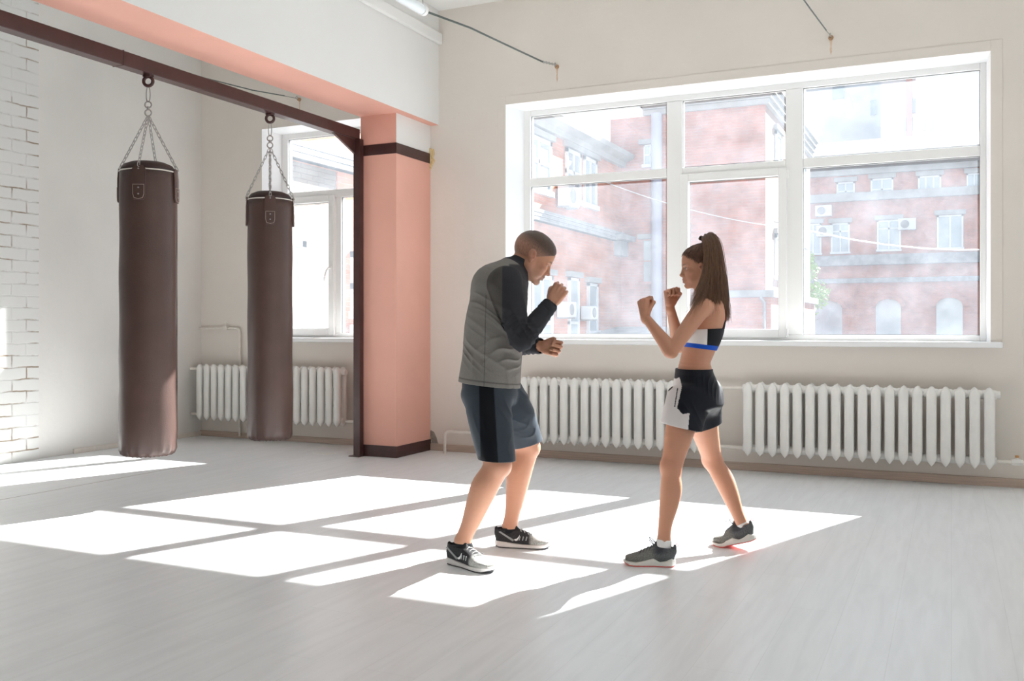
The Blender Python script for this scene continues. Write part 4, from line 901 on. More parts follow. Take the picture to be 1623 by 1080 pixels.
# ------------------------------------------------------------------ shoes, built in a foot frame: x heel->toe, y left, z up, metres, then placed
def shoe(parent, heel, toe, pitch=0, L=.30, Wd=.105, style='man', right=True, rollz=0):
    heel = V3(heel); d = V3(toe)-heel; d[2] = 0; d = unit(d); up = np.array([0, 0, 1.]); lf = np.cross(up, d)
    cp, sp_ = math.cos(pitch), math.sin(pitch)          # pitch > 0 lifts the heel, turning about the ball of the foot
    def place(P):
        P = np.atleast_2d(P).astype(float).copy(); bx_ = .70*L; x = P[:, 0]; z = P[:, 2]
        if pitch:
            t = np.clip((bx_-x)/(.12*L), 0, 1)          # toes stay flat
            xr = bx_+(x-bx_)*cp-0*z; dx = (x-bx_); zr = z*1.0; a = pitch*t
            nx = bx_+dx*np.cos(a)+z*np.sin(a)*1.0; nz = -dx*np.sin(a)+z*np.cos(a); x, z = nx, nz
        return heel+np.outer(x, d)+np.outer(P[:, 1], lf)+np.outer(z, up)
    sg = 1 if right else -1; S_ = L/.30; h = .003
    def width(x):   # half width along the foot
        xs_ = np.array([0, .02, .06, .12, .18, .225, .265, .29, .30])*S_; ws = np.array([.012, .029, .036, .036, .043, .047, .040, .022, .006])*Wd/.095
        return np.interp(x, xs_, ws)
    def mid(x): return -sg*.010*np.sin(np.clip(x/L, 0, 1)*PI)*-1+np.clip((x/L-.6), 0, 1)*sg*.03*S_
    def solid(zlo, zhi, inset=0, rnd=.006):
        F = Field((-.02, -.08, -.02), (L+.02, .08, .20), h); X, Y, Z = [(np.arange(F.n[i])*h+F.lo[i]) for i in range(3)]
        wd = width(X)-inset; md = mid(X); zl = zlo(X); zh = zhi(X)
        dy = np.abs(Y[None, :]-md[:, None])-wd[:, None]; dx = np.maximum(-X+inset, X-L+inset)
        dz = np.maximum(zl[:, None]-Z[None, :], Z[None, :]-zh[:, None])
        a = dy[:, :, None]+rnd; b = dz[:, None, :]+rnd
        F.d = (np.sqrt(np.maximum(a, 0)**2+np.maximum(b, 0)**2)+np.minimum(np.maximum(a, b), 0)-rnd).astype(np.float32); F.d = np.maximum(F.d, dx[:, None, None].astype(np.float32)); return F
    toe_spring = lambda X: .014*np.clip((X/L-.80)/.2, 0, 1)**2+.004*np.clip((.08-X/L)/.08, 0, 1)
    if style == 'man': top = lambda X: np.interp(X/L, [0, .15, .35, .6, .8, 1], [.038, .034, .026, .022, .024, .030])
    else: top = lambda X: np.interp(X/L, [0, .08, .18, .30, .42, .55, .75, 1], [.034, .048, .034, .026, .046, .036, .022, .026])*.85
    r = empty('left_shoe' if not right else 'right_shoe', (0, 0, 0), parent=parent); r.name = 'shoe'
    r.matrix_parent_inverse = parent.matrix_basis.inverted()
    white = (.74, .71, .69) if style == 'man' else (.72, .70, .66)
    F = solid(lambda X: toe_spring(X)+.004, top, 0)
    sole_c = lambda P: np.tile(white, (len(P), 1))
    link = lambda nm, F_, m_, col, sm=1: field_obj(nm, F_, m_, r, sm, color=col, shift=place)
    link('midsole', F, rubber_m, sole_c)
    F = solid(toe_spring, lambda X: toe_spring(X)+.0065, .002, .003); oc = (.05, .05, .055) if style == 'man' else (.75, .14, .12)
    link('outsole', F, rubber_m, lambda P: np.tile(oc, (len(P), 1)), 0)
    # upper
    F = Field((-.02, -.08, .0), (L+.02, .08, .19), h)
    def sec(x, z0, z1, w): return ((x*S_, mid(x*S_), (z0+z1)/2), w*S_*Wd/.095, (z1-z0)/2)
    secs = [sec(.012, .022, .070, .022), sec(.03, .015, .083, .031), sec(.07, .012, .085, .034), sec(.105, .012, .092, .036), sec(.14, .012, .086, .038), sec(.18, .012, .070, .043), sec(.225, .014, .055, .0455), sec(.262, .018, .046, .037), sec(.283, .022, .040, .024)]
    F.loft(secs, (0, 1, 0), k=.012, cap=.35, p=2.6)
    # collar and tongue
    F.loft([((.055*S_, mid(.055), .06), .033*S_, .045*S_), ((.052*S_, mid(.05), .098 if style == 'man' else .088), .033*S_, .043*S_)], (0, 1, 0), k=.015, cap=.12, p=2.6)
    F.cone((.115*S_, mid(.11), .085), (.092*S_, mid(.1), .125 if style == 'man' else .118), .014, .010, .012)
    F.cone((.010*S_, 0, .07), (.006*S_, 0, .094), .014, .009, .012)
    F.loft([((.054*S_, mid(.05), .078), .027*S_, .038*S_), ((.052*S_, mid(.05), .16), .031*S_, .042*S_)], (0, 1, 0), k=.006, op='sub', cap=.3, p=2.3)
    F.cut((0, 0, .018), (0, 0, -1))
    if style == 'man':
        def col(P):
            x = P[:, 0]/L; z = P[:, 2]; C = np.tile((.035, .035, .038), (len(P), 1)); g = np.clip((x-.60+.9*(.05-z)*0)/.05, 0, 1); C = mixc(C, (.36, .36, .34), g); C = mixc(C, (.58, .58, .57), np.clip((x-.66)/.1, 0, 1)*np.clip((z-.040)/.010, 0, 1))
            return mixc(C, (.02, .02, .022), np.clip((z-.086)/.004, 0, 1))
    else:
        def col(P):
            x = P[:, 0]/L; z = P[:, 2]; C = np.tile((.11, .115, .12), (len(P), 1)); C = mixc(C, (.19, .19, .175), np.clip((x-.35)/.1, 0, 1)); C = mixc(C, (.045, .045, .055), np.exp(-((x-.30)/.13)**2)*np.clip((z-.055)/.015, 0, 1))
            return mixc(C, (.75, .13, .12), np.clip((x-.955)/.02, 0, 1))
    up_o = link('upper', F, knit_m, col)
    # laces
    def lace(nm, pts, rr, m_):
        P = place(np.array(pts)); MB().tube([Vector(q) for q in P], rr, 6).build(nm, m_, up_o, smooth=True)
    lm = MATS['grey_lace'] if style == 'man' else MATS['dark_lace']
    for i in range(5):
        x0 = (.118+.019*i)*S_; zt3 = np.interp(x0/S_, [.105, .14, .18, .225], [.094, .088, .072, .057])+.002; w_ = .022*S_+.002*i
        m0 = mid(x0); lace('lace', [(x0+.006, m0-w_-.004, zt3-.014), (x0+.001, m0-w_*.55, zt3-.002), (x0, m0, zt3+.002), (x0+.003, m0+w_*.55, zt3-.001), (x0+.008, m0+w_+.004, zt3-.013)], .0024, lm)
    zt3 = .098
    for q in ((-1, 1) if style != 'man' else ()):
        b0 = np.array((.108*S_, mid(.108), zt3)); lp = [b0+np.array((.022*math.sin(t*PI/5)*1.1+.004*t, q*(.006+.020*math.sin(t*PI/6)), .006+.022*math.sin(t*PI/5))) for t in range(7)]; lace('lace_bow', lp, .0019, lm)
    if style == 'man':
        for q in (-1, 1):   # curved tick mark and heel strap on both sides
            def side(x, z): return (x*S_, mid(x*S_)+q*(np.interp(x, [.03, .07, .105, .14, .18], [.0325, .0365, .0385, .0405, .0450])*Wd/.095*S_+.000), z)
            tick = [(.105, .048), (.112, .041), (.122, .043), (.131, .058), (.136, .074), (.127, .060), (.118, .052), (.110, .050)]
            vs = [side(x, z) for x, z in tick]; P = place(np.array(vs)); P2 = place(np.array([(a, b+q*.0032, c) for a, b, c in vs])); n = len(vs); m = MB()
            m.add(list(P)+list(P2), [tuple(range(n)), tuple(range(n, 2*n))]+[(i, (i+1) % n, n+(i+1) % n, n+i) for i in range(n)]); m.build('swoosh_mark', MATS['mark_white'], up_o)
            vs = [side(x, z) for x, z in [(.022, .082), (.030, .086), (.105, .046), (.098, .038)]]; P = place(np.array(vs)); P2 = place(np.array([(a, b+q*.0025, c) for a, b, c in vs])); n = 4; m = MB()
            m.add(list(P)+list(P2), [tuple(range(n)), tuple(range(n, 2*n))]+[(i, (i+1) % n, n+(i+1) % n, n+i) for i in range(n)]); m.build('heel_strap', MATS['strap_grey'], up_o)
            for i in range(3):
                x0 = .128+.018*i; vs = [side(x0, .045), side(x0+.006, .044), side(x0+.012, .064), side(x0+.006, .066)]; P = place(np.array(vs)); P2 = place(np.array([(a, b+q*.0022, c) for a, b, c in vs])); m = MB()
                m.add(list(P)+list(P2), [(0, 1, 2, 3), (4, 5, 6, 7), (0, 1, 5, 4), (1, 2, 6, 5), (2, 3, 7, 6), (3, 0, 4, 7)]); m.build('side_stripe', MATS['strap_grey'], up_o)
    else:
        lace('heel_loop', [(.004, 0, .098), (-.010, 0, .110), (-.016, 0, .104), (-.008, 0, .092)], .002, MATS['coral'])
        lace('tongue_tab', [(.120*S_, mid(.1)-.008, .094), (.127*S_, mid(.1), .089), (.120*S_, mid(.1)+.008, .094)], .004, MATS['coral'])
    return r, place
mat('grey_lace', (.50, .50, .50), .8); mat('dark_lace', (.06, .065, .09), .8); mat('mark_white', (.80, .80, .80), .4); mat('strap_grey', (.30, .31, .31), .6); mat('coral', (.85, .12, .16), .6)
# ------------------------------------------------------------------ people
R_, F_, U_ = V3(VR), V3(VF), np.array([0, 0, 1.])
def A3(u, v, d): return V3(at(u, v, d))
MR = np.stack([V3(VR), V3(VF), np.array([0, 0, 1.])])
def box_of(pts, pad): P = np.array(pts) @ MR.T; return P.min(0)-pad, P.max(0)+pad
def seg_d(P, a, b):
    a, b = V3(a), V3(b); ab = b-a; t = np.clip(((P-a)@ab)/(ab@ab), 0, 1); return np.linalg.norm(P-(a+t[:, None]*ab), axis=1), t
SKIN = (.56, .285, .185)
def merge(F, G, k):
    hh = np.maximum(k-np.abs(F.d-G.d), 0); F.d = np.minimum(F.d, G.d)-hh*hh*(.25/k)
def px(P):      # person-plane coordinates: metres along R and Z -> photo-like numbers at depth 4.66
    return CX+(P@R_)*FPX/4.66, CY-(P[:, 2]-HC)*FPX/4.66

# ===== the man
def build_man():
    rt = empty('person', tuple(onZ(770, 882).xy)+(0,)); tag(rt, 'crouching short-haired man in grey shirt and dark shorts, fists up, facing right', 'person')
    HC_ = A3(845, 408, 4.66); a32 = math.radians(31)
    fwd = R_*math.cos(a32)-U_*math.sin(a32)+F_*.06; upv = U_*math.cos(a32)+R_*math.sin(a32)
    sR, sL = A3(801, 451, 4.48), A3(813, 451, 4.85)
    eR, wR = A3(826, 541, 4.42), A3(871, 484, 4.50)
    eL, wL = A3(817, 545, 4.91), A3(857, 549, 4.73)
    hR, kR, aR = A3(766, 606, 4.57), A3(789, 737, 4.46), A3(733, 858, 4.46)
    hL, kL, aL = A3(786, 606, 4.73), A3(836, 709, 4.87), A3(808, 835, 4.83)
    allp = [HC_, HC_+upv*.1, sR, sL, eR, wR, eL, wL, hR, kR, aR, aL, kL, A3(898, 455, 4.5), A3(888, 560, 4.6), A3(735, 520, 4.66)]
    lo, hi = box_of(allp, .14); B = Field(lo, hi, .0026, MR)
    tor = [(A3(776, 612, 4.65), .12, .15), (A3(780, 570, 4.65), .115, .15), (A3(784, 520, 4.65), .12, .155), (A3(792, 480, 4.66), .12, .165), (A3(801, 450, 4.66), .10, .165), (A3(810, 432, 4.66), .075, .12)]
    B.loft(tor, R_, k=.03)
    B.chain([A3(812, 436, 4.66), A3(826, 420, 4.66), A3(840, 408, 4.66)], [.072, .062, .060], .02)
    Hd = head(B, HC_, fwd, upv, True, 1.05)
    B.cone(A3(826, 424, 4.66), Hd['p'](.02, 0, -.06), .055, .045, .02)
    for s_, e_, w_ in ((sR, eR, wR), (sL, eL, wL)):
        B.chain([s_, s_*.5+e_*.5, e_, e_*.7+w_*.3, w_], [.055, .048, .040, .042, .027], .02)
    for h_, k_, a_, sd in ((hR, kR, aR, -1), (hL, kL, aL, 1)):
        th = unit(k_-h_); sh = unit(a_-k_); bk = -R_; bk = unit(bk-sh*(bk@sh)); fr = R_-th*(R_@th)
        B.chain([h_, h_*.5+k_*.5-unit(fr)*.0, k_-th*.05], [.084, .080, .066], .03)
        B.cone(k_-th*.06, k_+unit(fr)*.006, .064, .060, .02); B.ell(k_+unit(fr)*.022, (sh, unit(fr), np.cross(sh, unit(fr))), (.036, .026, .030), .02)
        B.chain([k_+bk*.0, k_+(a_-k_)*.16+bk*.010, k_+(a_-k_)*.32+bk*.016, k_+(a_-k_)*.55+bk*.010, k_+(a_-k_)*.8+bk*.002, a_], [.058, .058, .0615, .052, .040, .037], .02)
        B.cone(k_+sh*.06-bk*.036, k_+sh*.30-bk*.020, .012, .010, .03)
        for q in (-1, 1): B.ell(a_+np.cross(sh, bk)*q*.030, (sh, bk, np.cross(sh, bk)), (.016, .013, .010), .012)
        B.cone(a_, a_-U_*.05+R_*.02, .036, .034, .015)
    iR = fist(B, wR+unit(wR-eR)*.015, R_*.52+U_*.80+F_*-.05, F_*.93+R_*.15, True, .98)
    iL = fist(B, wL+unit(wL-eL)*.012, R_*.90-U_*.16-F_*.30, -F_+U_*.1, False, 1.0, curl=(68, 88, 55))
    def col(P):
        C = np.tile(SKIN, (len(P), 1)).astype(float)
        C = face_color(P, C, Hd, (.42, .17, .14), (.13, .08, .055))
        q = (P-Hd['c'])/Hd['s']; x, y, z = q@Hd['f'], q@Hd['l'], q@Hd['u']; hd_ = (np.abs(x) < .14) & (z > -.11) & (z < .16)
        stub = np.exp(-((z+.085)/.035)**2)*(x > .0)*np.clip((.075+.02-np.abs(z+.08)), 0, 1)*10; C = mixc(C, (.36, .22, .17), np.clip(stub, 0, .32)*hd_)
        fade = np.clip((z-(-.045))/.07, 0, 1)*np.clip((.012-x)/.03, 0, 1); fade2 = np.clip((z-.025)/.03, 0, 1)*np.clip((.060-x)/.02, 0, 1)
        C = mixc(C, (.22, .12, .085), np.exp(-((z+.066)/.026)**4-(y/.030)**4)*(1-np.exp(-((z+.062)/.010)**4-(y/.020)**4))*(x > .07)*hd_*.55)
        C = mixc(C, (.30, .16, .11), np.maximum(fade*.6, fade2*.5)*hd_)
        for k in list(iR['kn'])+list(iL['kn']): C = mixc(C, (.62, .25, .18), gauss(P, k, .012)*.4)
        for k in (kR, kL): C = mixc(C, (.60, .29, .20), gauss(P, k, .07)*.35)
        return C
    body = field_obj('body', B, skin_m, rt, 1, col); del B
    eyes(Hd, body)
    # short hair
    lo, hi = box_of([Hd['p'](-.10, 0, -.06), Hd['p'](.09, 0, .13)], .11); H = Field(lo, hi, .003, MR); p = Hd['p']; s = Hd['s']
    skull(H, Hd['c'], *Hd['A'], s); H.d -= .0032
    H.cut(p(.083, 0, .060), Hd['f']*.94-Hd['u']*.34); H.cut(p(.022, 0, .012), -Hd['u']*.86+Hd['f']*.62); H.cut(p(-.02, 0, -.030), -Hd['u'])
    rs_ = np.random.RandomState(3)
    X, Y, Z = [(np.arange(H.n[i])*H.h+H.lo[i]) for i in range(3)]
    H.d += (.0012*np.sin(X*900)[:, None, None]*np.sin(Y*870)[None, :, None]*np.sin(Z*910)[None, None, :]).astype(np.float32)
    field_obj('hair', H, hair_m, rt, 0, lambda P: mixc(np.tile((.080, .046, .032), (len(P), 1)), (.40, .205, .14), np.clip((.068-(P-Hd['c'])@Hd['u']-.18*(P-Hd['c'])@Hd['f'])/.055, 0, 1)))
    # shirt
    lo, hi = box_of([A3(724, 617, 4.66), sR, sL, eR, eL, wR, wL, A3(845, 405, 4.66)], .11); T = Field(lo, hi, .0034, MR)
    sh_ = [(A3(774, 630, 4.65), .158, .195), (A3(776, 606, 4.65), .154, .192), (A3(780, 565, 4.65), .148, .185), (A3(783, 520, 4.65), .146, .182), (A3(790, 484, 4.66), .143, .19), (A3(797, 458, 4.66), .128, .188), (A3(806, 440, 4.66), .10, .15), (A3(815, 425, 4.66), .075, .10)]
    T.loft(sh_, R_, k=.03, cap=.5, p=2.15)
    T.ell(A3(780, 452, 4.66), (R_, F_, U_), (.10, .17, .10), .05)
    for s_, e_, w_ in ((sR, eR, wR), (sL, eL, wL)):
        m1 = s_*.45+e_*.55; c_ = w_-unit(w_-e_)*.012
        T.chain([s_, m1, e_, e_*.6+w_*.4, c_], [.078, .064, .051, .050, .040], .025)
        T.cone(c_-unit(w_-e_)*.012, c_+unit(w_-e_)*.006, .0415, .0395, .004)
        T.cone(s_+U_*.02, A3(815, 432, 4.66), .06, .055, .04)
    # collar
    T.chain([A3(817, 431, 4.66), A3(829, 419, 4.66)], [.070, .066], .018)
    # folds
    for s_, e_, w_ in ((sR, eR, wR), (sL, eL, wL)):
        ax = unit(e_-s_); T.ripple(e_-ax*.05, .12, unit(ax+unit(w_-e_)*.35), .032, .0062, warp=1); T.ripple(e_+unit(w_-e_)*.08, .15, unit(w_-e_+R_*.1), .034, .0065, warp=1, ph=1); T.ripple(w_-unit(w_-e_)*.03, .08, unit(w_-e_), .026, .0028, warp=1)
    T.ripple(A3(775, 490, 4.50), .17, U_*.8+R_*.5, .045, .0068, warp=1); T.ripple(A3(775, 540, 4.52), .19, U_*.75+R_*.62, .052, .0085, warp=1.2, ph=2)
    T.ripple(A3(808, 560, 4.50), .15, U_*.9-R_*.35, .050, .0080, warp=1.3, ph=.5); T.ripple(A3(812, 598, 4.55), .12, R_*.9+U_*.3, .055, .0055, warp=1, ph=1); T.ripple(A3(750, 575, 4.55), .16, R_*.95-U_*.25, .06, .0055, warp=1, ph=0)
    # open hem, neck and cuffs
    hem = A3(775, 610, 4.65); hn = unit(-U_+R_*(.11)*-1)
    T.cut(hem, -U_*.99-R_*.11)
    T.loft([(A3(775, 640, 4.65), .148, .185), (A3(777, 598, 4.65), .143, .18)], R_, k=0, op='sub', cap=.2)
    T.cut(A3(829, 419, 4.66)+unit(A3(829, 419, 4.66)-A3(817, 431, 4.66))*.030, unit(A3(829, 419, 4.66)-A3(817, 431, 4.66)))
    T.cone(A3(824, 424, 4.66), A3(845, 402, 4.66), .059, .060, 0, 'sub')
    for e_, w_ in ((eR, wR), (eL, wL)):
        c_ = w_-unit(w_-e_)*.012; T.cone(c_-unit(w_-e_)*.005, c_+unit(w_-e_)*.05, .033, .036, 0, 'sub')
    def tcol(P):
        C = np.tile((.225, .212, .198), (len(P), 1)).astype(float); dk = (.040, .041, .047)
        u, v = px(P)
        for s_, e_, w_, side in ((sR, eR, wR, 0), (sL, eL, wL, 1)):
            d1, t1 = seg_d(P, s_, e_); d2, t2 = seg_d(P, e_, w_); r1 = .088-.022*t1; sl = np.clip((r1+.004-d1)/.004, 0, 1); sl2 = np.clip((.075-d2)/.004, 0, 1)
            rear = np.clip((797.5-u)/1.2, 0, 1)
            base = mixc(np.tile(dk, (len(P), 1)).astype(float), (.085, .078, .072), rear); w_1 = np.maximum(sl, sl2*(t2 > .02)); C = C+(base-C)*w_1[:, None]
        d3, _ = seg_d(P, A3(817, 431, 4.66), A3(829, 419, 4.66)); C = mixc(C, dk, np.clip((.096-d3)/.004, 0, 1)*(v < 447)*(u > 801))
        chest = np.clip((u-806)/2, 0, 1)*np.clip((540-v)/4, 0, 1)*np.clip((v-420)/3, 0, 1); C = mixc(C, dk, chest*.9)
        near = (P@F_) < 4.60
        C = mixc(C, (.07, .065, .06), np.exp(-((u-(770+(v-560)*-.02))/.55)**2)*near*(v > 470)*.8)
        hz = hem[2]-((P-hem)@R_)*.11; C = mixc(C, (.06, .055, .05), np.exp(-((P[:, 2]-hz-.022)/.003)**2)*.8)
        return C
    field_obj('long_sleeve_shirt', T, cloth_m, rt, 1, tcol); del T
    # shorts
    lo, hi = box_of([A3(726, 590, 4.5), A3(830, 590, 4.8), kR, kL], .14); G = Field(lo, hi, .0034, MR); G2 = Field(lo, hi, .0034, MR)
    G.loft([(A3(776, 562, 4.65), .126, .158), (A3(775, 585, 4.65), .130, .165), (A3(776, 625, 4.64), .138, .175)], R_, k=.03)
    G.loft([(A3(771, 622, 4.57), .112, .10), (A3(777, 665, 4.52), .108, .105), (A3(787, 725, 4.465), .090, .093), (A3(789, 750, 4.45), .088, .092)], R_, k=.04, p=2.1)
    G.ripple(A3(775, 690, 4.45), .17, unit(R_*.95+U_*.2), .050, .0040, warp=1.3); G.ripple(A3(795, 640, 4.52), .12, unit(U_*.6+R_*.7), .05, .006, warp=1.2, ph=1)
    G.cut(A3(786, 729.5, 4.46), -U_-R_*.04); G.loft([(A3(788, 745, 4.46), .077, .081), (A3(786, 714, 4.47), .077, .081)], R_, k=0, op='sub', cap=.3)
    G2.loft([(A3(795, 618, 4.72), .10, .10), (A3(815, 655, 4.77), .100, .105), (A3(837, 705, 4.86), .080, .092), (A3(845, 722, 4.88), .080, .092)], R_, k=.04, p=2.1)
    G2.ripple(A3(835, 690, 4.80), .15, unit(U_*.8-R_*.55), .060, .0038, warp=1.2); G2.ripple(A3(825, 650, 4.70), .13, unit(R_*.6+U_*.8), .05, .006, warp=1, ph=2)
    n2 = -U_*.965-R_*-.26; n2 = unit(-U_*.965-R_*.26*-1); G2.cut(A3(837, 704.5, 4.86), unit(-U_*.965+R_*.26))
    G2.loft([(A3(842, 716, 4.87), .072, .085), (A3(834, 696, 4.85), .072, .085)], R_, k=0, op='sub', cap=.3)
    merge(G, G2, .02); del G2
    def gcol(P):
        u, v = px(P); C = np.tile((.042, .054, .070), (len(P), 1)).astype(float); near = (P@F_) < 4.56
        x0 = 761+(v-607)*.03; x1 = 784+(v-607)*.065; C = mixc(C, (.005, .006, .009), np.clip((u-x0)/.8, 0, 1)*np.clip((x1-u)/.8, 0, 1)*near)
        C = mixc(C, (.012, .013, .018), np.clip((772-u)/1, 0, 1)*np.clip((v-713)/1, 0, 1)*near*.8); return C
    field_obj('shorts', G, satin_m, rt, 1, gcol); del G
    # socks and shoes
    for a_ in (aR, aL):
        lo, hi = box_of([a_, a_-U_*.08], .07); K = Field(lo, hi, .003, MR); K.cone(a_+U_*.01, a_-U_*.02, .042, .045, .004); K.cone(a_-U_*.02, a_-U_*.05+R_*.01, .045, .045, .01); K.cut(a_-U_*.006, U_)
        field_obj('sock', K, cloth_m, rt, 1, lambda P: np.tile((.02, .02, .022), (len(P), 1)))
    h1 = onZ(711, 892); t1 = onZ(770, 908); shoe(rt, (h1.x, h1.y, 0), (t1.x, t1.y, 0), 0, .298, .108, 'man', True)
    h1 = onZ(785, 866); t1 = onZ(873, 868); shoe(rt, (h1.x, h1.y, 0), (t1.x, t1.y, 0), 0, .292, .108, 'man', False)
    # ring on the near hand
    k_ = iR['kn'][2]*.45+iR['pip2']*.55; ax = unit(iR['pip2']-iR['kn'][2]); e1 = unit(np.cross(ax, iR['T'])); e2 = np.cross(ax, e1)
    o = MB().tube([Vector(k_+(e1*math.cos(t*PI/8)+e2*math.sin(t*PI/8))*.0102) for t in range(16)], .0013, 6, closed=True).build('finger_ring', steel, rt, smooth=True)
build_man()

# ===== the young woman
def build_woman():
    rt = empty('person', tuple(onZ(1100, 880).xy)+(0,)); tag(rt, 'young woman with a long brown ponytail in sports bra and shorts, fists up, facing left', 'person')
    HC_ = A3(1110, 424, 4.66); a = math.radians(5); fwd = -R_*math.cos(a)-U_*math.sin(a)+F_*.05; upv = U_*math.cos(a)-R_*math.sin(a)
    sL, eL, wL = A3(1113, 488, 4.51), A3(1064, 556, 4.42), A3(1023, 503, 4.50)
    sR, eR, wR = A3(1119, 483, 4.80), A3(1077, 548, 4.80), A3(1062, 487, 4.70)
    hL, kL, aL = A3(1092, 634, 4.58), A3(1063, 740, 4.50), A3(1052, 858, 4.45)
    hR, kR, aR = A3(1108, 634, 4.73), A3(1128, 729, 4.88), A3(1180, 837, 4.78)
    lo, hi = box_of([HC_, HC_+U_*.1, sL, eL, wL, sR, eR, wR, hL, kL, aL, hR, kR, aR, wL+U_*.05, A3(1150, 520, 4.7)], .125); B = Field(lo, hi, .0025, MR)
    tor = [(A3(1102, 640, 4.66), .100, .142), (A3(1101, 612, 4.66), .094, .138), (A3(1101, 588, 4.66), .082, .128), (A3(1102, 572, 4.66), .071, .115), (A3(1108, 552, 4.66), .076, .120), (A3(1115, 528, 4.66), .086, .132), (A3(1121, 505, 4.66), .080, .142), (A3(1124, 486, 4.66), .062, .140), (A3(1121, 474, 4.66), .045, .10)]
    B.loft(tor, R_, k=.02, cap=.5)
    B.ell(A3(1098, 528, 4.60), (R_, F_, U_), (.045, .055, .048), .03); B.ell(A3(1098, 528, 4.73), (R_, F_, U_), (.045, .055, .048), .03)
    for s_ in (sL, sR): B.cone(A3(1119, 470, 4.66), s_+U_*.012, .035, .040, .035)
    for q in (4.60, 4.72): B.ell(A3(1136, 500, q), (R_, F_, U_), (.022, .045, .060), .03)      # shoulder blades
    B.chain([A3(1119, 470, 4.66), A3(1114, 448, 4.66), A3(1110, 434, 4.66)], [.052, .047, .050], .02)
    Hd = head(B, HC_, fwd, upv, False, .965, .004)
    B.cone(A3(1113, 450, 4.66), Hd['p'](.02, 0, -.055), .040, .036, .02)
    for s_, e_, w_ in ((sL, eL, wL), (sR, eR, wR)):
        fd = unit(w_-e_); B.chain([s_, s_*.75+e_*.25, s_*.4+e_*.6, e_, e_+fd*.05, e_*.4+w_*.6, w_], [.046, .041, .037, .0325, .0345, .027, .0215], .015)
        B.ell(e_-(fd+unit(s_-e_))*.012, (unit(s_-e_), fd, np.cross(unit(s_-e_), fd)), (.020, .020, .020), .015)
    for h_, k_, a_, sd in ((hL, kL, aL, 1), (hR, kR, aR, -1)):
        th = unit(k_-h_); sh = unit(a_-k_); fr = unit(-R_+sh*(R_@sh)); frt = unit(-R_+th*(R_@th))
        B.chain([h_, h_*.62+k_*.38+frt*.004, h_*.25+k_*.75, k_-frt*.004], [.078, .074, .058, .049], .025)
        B.ell(k_+fr*.016, (sh, fr, np.cross(sh, fr)), (.034, .024, .028), .025)
        B.chain([k_, k_+(a_-k_)*.14-fr*.006, k_+(a_-k_)*.30-fr*.012, k_+(a_-k_)*.5-fr*.009, k_+(a_-k_)*.78, a_], [.047, .0475, .0515, .0455, .033, .031], .02)
        for q in (-1, 1): B.ell(a_+np.cross(sh, fr)*q*.024, (sh, fr, np.cross(sh, fr)), (.014, .011, .009), .01)
        B.cone(a_, a_-U_*(.045 if sd > 0 else .024)-R_*(.02 if sd > 0 else -.006), .028, .025, .015)
    iL = fist(B, wL+unit(wL-eL)*.008, U_*.99-R_*.10, R_*.80+F_*.45, False, .86, fr=.0084, wr=.023)
    iR = fist(B, wR+unit(wR-eR)*.008, U_*.99+R_*.02, R_*.55-F_*.80, True, .86, fr=.0084, wr=.023)
    SK = (.56, .280, .180)
    def col(P):
        C = np.tile(SK, (len(P), 1)).astype(float); C = face_color(P, C, Hd, (.52, .19, .17), (.09, .05, .035), False)
        q = (P-Hd['c'])/Hd['s']; x, y, z = q@Hd['f'], q@Hd['l'], q@Hd['u']; hd_ = (np.abs(x) < .14) & (z > -.05) & (z < .16)
        hl = .018+(x-.008)*.72; C = mixc(C, (.10, .055, .035), np.clip((z-hl+.004)/.010, 0, 1)*(x < .09)*(x > -.02)*hd_*(np.abs(y) > .0)); C = mixc(C, (.10, .055, .035), np.clip((-.018-x)/.01, 0, 1)*hd_)
        for k in list(iR['kn'])+list(iL['kn']): C = mixc(C, (.60, .24, .18), gauss(P, k, .010)*.35)
        for k in (kR, kL): C = mixc(C, (.58, .26, .18), gauss(P, k, .06)*.35)
        C = mixc(C, (.25, .11, .07), gauss(P, A3(1122.5, 508, 4.54), .006)*.8)
        return C
    body = field_obj('body', B, skin_m, rt, 1, col); del B
    eyes(Hd, body)
    p = Hd['p']; s = Hd['s']; HCOL = (.10, .047, .026)
    lo, hi = box_of([p(-.10, 0, -.05), p(.09, 0, .13)], .11); H = Field(lo, hi, .003, MR); H2 = Field(lo, hi, .003, MR)
    for Q in (H, H2):
        skull(Q, Hd['c'], *Hd['A'], s); Q.d -= .0035
        Q.cone(p(-.06, .03, .0), p(-.055, .02, -.045), .04, .03, .03); Q.cone(p(-.06, -.03, .0), p(-.055, -.02, -.045), .04, .03, .03)
    H0 = Field(lo, hi, .003, MR); H0.d = H.d.copy(); H.cut(p(.018, 0, .022), Hd['f']*.60-Hd['u']*.80); H2.cut(p(-.024, 0, 0), Hd['f']); H.d = np.minimum(H.d, H2.d)
    X, Y, Z = [(np.arange(H.n[i])*H.h+H.lo[i]) for i in range(3)]
    ti0 = V3(at(1115, 379, 4.66)); H_name = field_obj('hair', H, hair_m, rt, 1, lambda P: np.tile(HCOL, (len(P), 1))).name
    # combed strands lying over the skull, all drawn back to the tie
    rnd = np.random.RandomState(11); m = MB(); tt = np.arange(.05, .14, .0006)
    def onskull(x, y, z):
        o_ = np.array((-.012, 0, .036)); d = unit(np.array((x, y, z))-o_); W_ = (Hd['c'][None]+((o_+np.outer(tt, d)) @ np.stack([Hd['f'], Hd['l'], Hd['u']]))*s) @ H0.M.T
        ii = np.clip(np.round((W_-H0.lo)/H0.h).astype(int), 0, H0.n-1); v_ = H0.d[ii[:, 0], ii[:, 1], ii[:, 2]]; k_ = np.argmax(v_ > 0)
        return o_+d*(tt[k_]+.0008)
    tq = (ti0-Hd['c'])/s; te = np.array((tq@Hd['f'], 0, .12))
